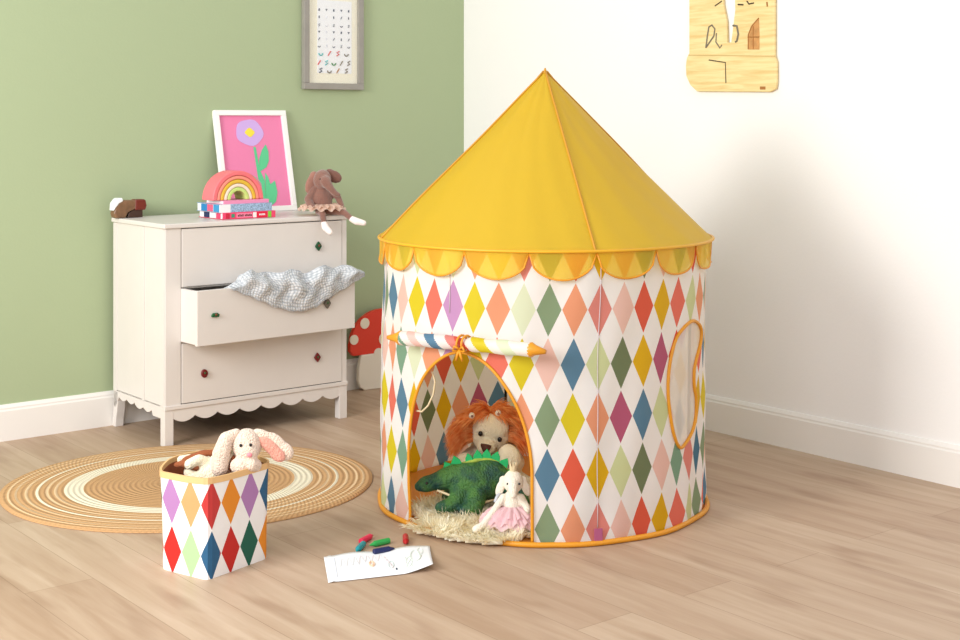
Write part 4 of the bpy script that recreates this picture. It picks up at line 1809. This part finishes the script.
for s in (-1, 1):
    bm = bmesh.new()
    ell(bm, (s * .016 + .004, -.037, .125), (.0028, .0025, .003))
    obj('eye', bm, M['black_gloss'], doll, smooth=True)

# curved brown toy at the rear left corner
toy_c = chest_pt(.038, .395, 0)
toy = thing('wooden_toy', 'small curved brown toy with white tip on the rear left chest corner', 'toy', (toy_c.x, toy_c.y, CT + .001), ANG)
toy.scale = (.92, .92, .95)
bm = bmesh.new()
P = [(-.068, .0), (-.074, .02), (-.068, .042), (-.052, .062), (-.030, .074), (.02, .072), (.066, .068), (.066, .035), (.02, .034), (-.01, .022), (-.022, .0)]
prism_xz(bm, P, -.022, .022)
obj('body', bm, mat('brown_varnished_wood', (124, 92, 66), .35, vary=.25, vscale=30), toy, bevel=.006)
bm = bmesh.new()
prism_xz(bm, [(-.012, .0), (.058, .0), (.058, .034), (.02, .034), (-.004, .022)], -.018, .018)
obj('underside', bm, mat('dark_walnut', (66, 44, 34), .5), toy, bevel=.003)
bm = bmesh.new()
prism_xz(bm, [(.020, .030), (.068, .030), (.074, .048), (.070, .070), (.062, .0745), (.022, .0745)], -.0245, .0245)
obj('end_block', bm, mat('dark_red_lacquer', (112, 42, 30), .35), toy, bevel=.005)
bm = bmesh.new()
prism_xz(bm, [(-.077, .03), (-.074, .062), (-.056, .082), (-.038, .084), (-.033, .070), (-.052, .060), (-.068, .042)], -.024, .024)
obj('tip', bm, mat('white_gloss', (240, 244, 246), .15), toy, bevel=.005)

# ------------------------------------------------------------------ framed chart on the green wall
chart_c = CORNER + XH * (-.751) - YH * .0
chart = thing('picture_frame', 'grey framed chart of tiny drawings hanging on the green wall', 'picture frame', (chart_c.x, chart_c.y, 1.345), ANG)
cw2, chh = .157, .455
bm = bmesh.new()
fb2 = .028
box(bm, -cw2, cw2, -.026, -.002, 0, fb2)
box(bm, -cw2, cw2, -.026, -.002, chh - fb2, chh)
box(bm, -cw2, -cw2 + fb2, -.026, -.002, fb2, chh - fb2)
box(bm, cw2 - fb2, cw2, -.026, -.002, fb2, chh - fb2)
obj('frame', bm, M['frame_grey'], chart, bevel=.002)
bm = bmesh.new()
box(bm, -cw2 + fb2, cw2 - fb2, -.012, -.003, fb2, chh - fb2)
mc = obj('mount', bm, M['mat_cream'], chart)
bm = bmesh.new()
box(bm, -.082, .098, -.0135, -.0120, .072, .395)
sh = obj('chart_sheet', bm, M['paper_white'], mc)
rows_z = [.352, .320, .284, .254, .223, .192, .160, .118, .078 + .006]
cols_x = [-.073, -.035, .003, .043, .082]
bmN, others = bmesh.new(), []
glyph_cols = {6: ['ink_teal', 'ink_red', 'ink_red', 'ink_grey'], 7: ['ink_red', 'ink_teal', 'ink_green', 'ink_grey', 'ink_grey'], 8: ['ink_navy', 'ink_grey', 'ink_brown', 'ink_grey']}
for ri, z in enumerate(rows_z):
    for ci, x in enumerate(cols_x):
        if ri in glyph_cols:
            if ci >= len(glyph_cols[ri]):
                continue
            m_ = M[glyph_cols[ri][ci]]
            if glyph_cols[ri] and len(glyph_cols[ri]) == 4:
                x = -.065 + ci * .045
        else:
            m_ = M['ink_navy'] if (ci != 1 or ri == 0) else pale_b
        bm = bmesh.new()
        kind = (ri * 5 + ci * 3) % 6
        big = 1.25 if ri in glyph_cols else .7
        if ri in glyph_cols:
            kind = (1, 2, 4)[(ri + ci) % 3]
        s = .008 * big
        y0_, y1_ = -.0145, -.0135
        if kind == 0:
            prism_xz(bm, [(x - s * .7, z - s), (x + s * .7, z - s), (x + s * .6, z + s), (x - s * .5, z + s * .8)], y0_, y1_)
        elif kind == 1:
            tube(bm, [(x + s * math.cos(q), -.0145, z + s * math.sin(q)) for q in [PI + PI * i / 8 for i in range(9)]], s * .3, 4)
        elif kind == 2:
            tube(bm, [(x - s * .7, -.0145, z - s), (x + s * .7, -.0145, z + s)], s * .3, 4)
        elif kind == 3:
            prism_xz(bm, [(x - s, z + s * .8), (x, z - s), (x + s, z + s * .8)], y0_, y1_)
        elif kind == 4:
            tube(bm, [(x + s * .7, -.0145, z + s), (x - s * .6, -.0145, z + s * .5), (x + s * .6, -.0145, z - s * .3), (x - s * .7, -.0145, z - s)], s * .3, 4)
        else:
            prism_xz(bm, [(x - s * .4, z - s * 1.2), (x + s * .5, z - s * .8), (x + s * .3, z + s * 1.1), (x - s * .6, z + s * .6)], y0_, y1_)
        obj('tiny_picture', bm, m_, sh)
bm = bmesh.new()
box(bm, -cw2 + fb2 * .9, cw2 - fb2 * .9, -.0185, -.0175, fb2 * .9, chh - fb2 * .9)
gm, nt, p, out = new_mat('clear_glass_pane')
tr = nt.nodes.new('ShaderNodeBsdfTransparent')
gl = nt.nodes.new('ShaderNodeBsdfGlossy')
gl.inputs['Roughness'].default_value = .05
ms = nt.nodes.new('ShaderNodeMixShader')
ms.inputs[0].default_value = .05
nt.links.new(tr.outputs[0], ms.inputs[1])
nt.links.new(gl.outputs[0], ms.inputs[2])
nt.links.new(ms.outputs[0], out.inputs[0])
obj('glass', bm, gm, chart)

# ------------------------------------------------------------------ carved pine board on the white wall
brd_c = CORNER - YH * 1.67
board = thing('pine_wall_board', 'pale pine board with drawn castle windows hanging on the white wall', 'wall decoration', (brd_c.x, brd_c.y, 0), ANG - R(90))
# local x runs along the wall towards the viewer, outward is -y


def wp_(px, py, off=.016):
    P_ = CORNER - XH * off
    dx, dz = (px - 480) / FPX, (HORIZON - py) / FPX
    t = (P_.x * XH.x + P_.y * XH.y) / (dx * XH.x + XH.y)
    q = Vector((dx * t, t, CAM_H + dz * t))
    return (-(q - CORNER).dot(YH) - 1.67, q.z)


outl = [wp_(*p) for p in [(689, 53), (686.5, 58), (685.5, 66), (686, 76), (690, 85), (697, 91.5), (770, 92), (775.5, 89), (776.5, 82), (776.5, 62), (774.5, 56), (774.5, -50), (733, -52), (735, 10), (731, 42), (727, 43), (726.5, 22), (723, 4), (721.5, -50), (689, -48)]]
bm = bmesh.new()
prism_xz(bm, outl, -.016, -.003)
bd = obj('board', bm, M['pine'], board, bevel=.003)
bm = bmesh.new()
prism_xz(bm, [wp_(688.5, 55.6), wp_(775, 56.6), wp_(775, 55.8), wp_(688.5, 54.8)], -.0164, -.015)
obj('joint_line', bm, mat('pine_joint', (196, 164, 104), .6), board)


def marks(name, pts, r, m_, closed=False, y=-.0162):
    bm = bmesh.new()
    tube(bm, [(wp_(*p)[0], y, wp_(*p)[1]) for p in pts], r, 5, closed=closed)
    obj(name, bm, m_, board)


marks('drawn_line', [(709, 60), (725.5, 62.5), (726, 83)], .0024, M['ink_dark'])
marks('drawn_arch', [(706, 48), (707.5, 36), (709, 27), (712, 25), (715, 29), (714, 36), (706.5, 47)], .0035, M['ink_grey'])
marks('drawn_arch', [(716.5, 33), (716, 42), (720, 48), (722, 45)], .0030, M['ink_grey'])
marks('drawn_arch', [(733, 25.5), (737, 26), (738.5, 34), (737, 41), (735.5, 42)], .0045, M['ink_grey'])
marks('drawn_dash', [(738, 4.5), (743.5, 4.8)], .003, M['ink_dark'])
marks('drawn_dash', [(747, 1), (749, 4), (754, 3)], .003, M['ink_dark'])
marks('drawn_dash', [(767, 2), (767.5, 6.5)], .0035, M['ink_brown'])
marks('drawn_dash', [(715, 6), (722, 1)], .0025, M['ink_dark'])
bm = bmesh.new()
prism_xz(bm, [wp_(*p) for p in [(748, 49.5), (748, 35), (752, 26), (759, 18), (759.5, 33), (759.5, 49.5)]], -.0175, -.015)
obj('arched_window', bm, mat('toasted_wood', (196, 142, 84), .6, vary=.2, vscale=40), board)
marks('window_bar', [(748, 37), (759.5, 37)], .0022, M['ink_brown'], y=-.0178)
marks('window_bar', [(748.5, 49), (748.5, 35), (752, 26), (759, 18)], .0022, M['ink_brown'], y=-.0178)
marks('window_bar', [(753.5, 49), (753.5, 26)], .0018, M['ink_brown'], y=-.0178)
bm = bmesh.new()
prism_xz(bm, [wp_(*p) for p in [(760, 86.5), (765.5, 86.5), (765.5, 89.5), (760, 89.5)]], -.0168, -.015)
obj('wood_knot', bm, M['ink_brown'], board)

# ------------------------------------------------------------------ mushroom board by the green wall
mu_c = CORNER + XH * (-.52) - YH * .040
mush = thing('mushroom_cutout', 'red spotted toadstool board standing between the chest and the tent', 'toy', (mu_c.x, mu_c.y, 0), ANG)
bm = bmesh.new()
P = [(-.155, .16), (-.172, .18), (-.172, .215)]
for i in range(21):
    q = PI - PI * i / 20
    P.append((.168 * math.cos(q), .215 + .142 * math.sin(q)))
P += [(.172, .18), (.155, .16)]
prism_xz(bm, P, -.022, .0)
cap = obj('cap', bm, M['toad_red'], mush, bevel=.004)
for (x, z, r_) in ((-.095, .300, .024), (-.152, .232, .022), (.01, .22, .028), (.06, .32, .022), (.125, .24, .024)):
    bm = bmesh.new()
    prism_xz(bm, [(x + r_ * math.cos(2 * PI * i / 24), z + r_ * math.sin(2 * PI * i / 24)) for i in range(24)], -.0245, -.02)
    obj('spot', bm, M['wall_dot'], cap)
bm = bmesh.new()
P = [(-.115, .16), (-.128, .10), (-.130, .045), (-.120, .015), (-.095, .0), (.085, .0), (.108, .015), (.118, .045), (.112, .10), (.095, .16)]
prism_xz(bm, P, -.026, -.004)
obj('stem', bm, M['toad_white'], mush, bevel=.004)
bm = bmesh.new()
prism_xz(bm, [(-.022 + .024 * math.cos(PI * i / 12), .158 + .024 * math.sin(PI * i / 12)) for i in range(13)], -.026, -.02)
obj('stem_dot', bm, M['toad_white'], mush)
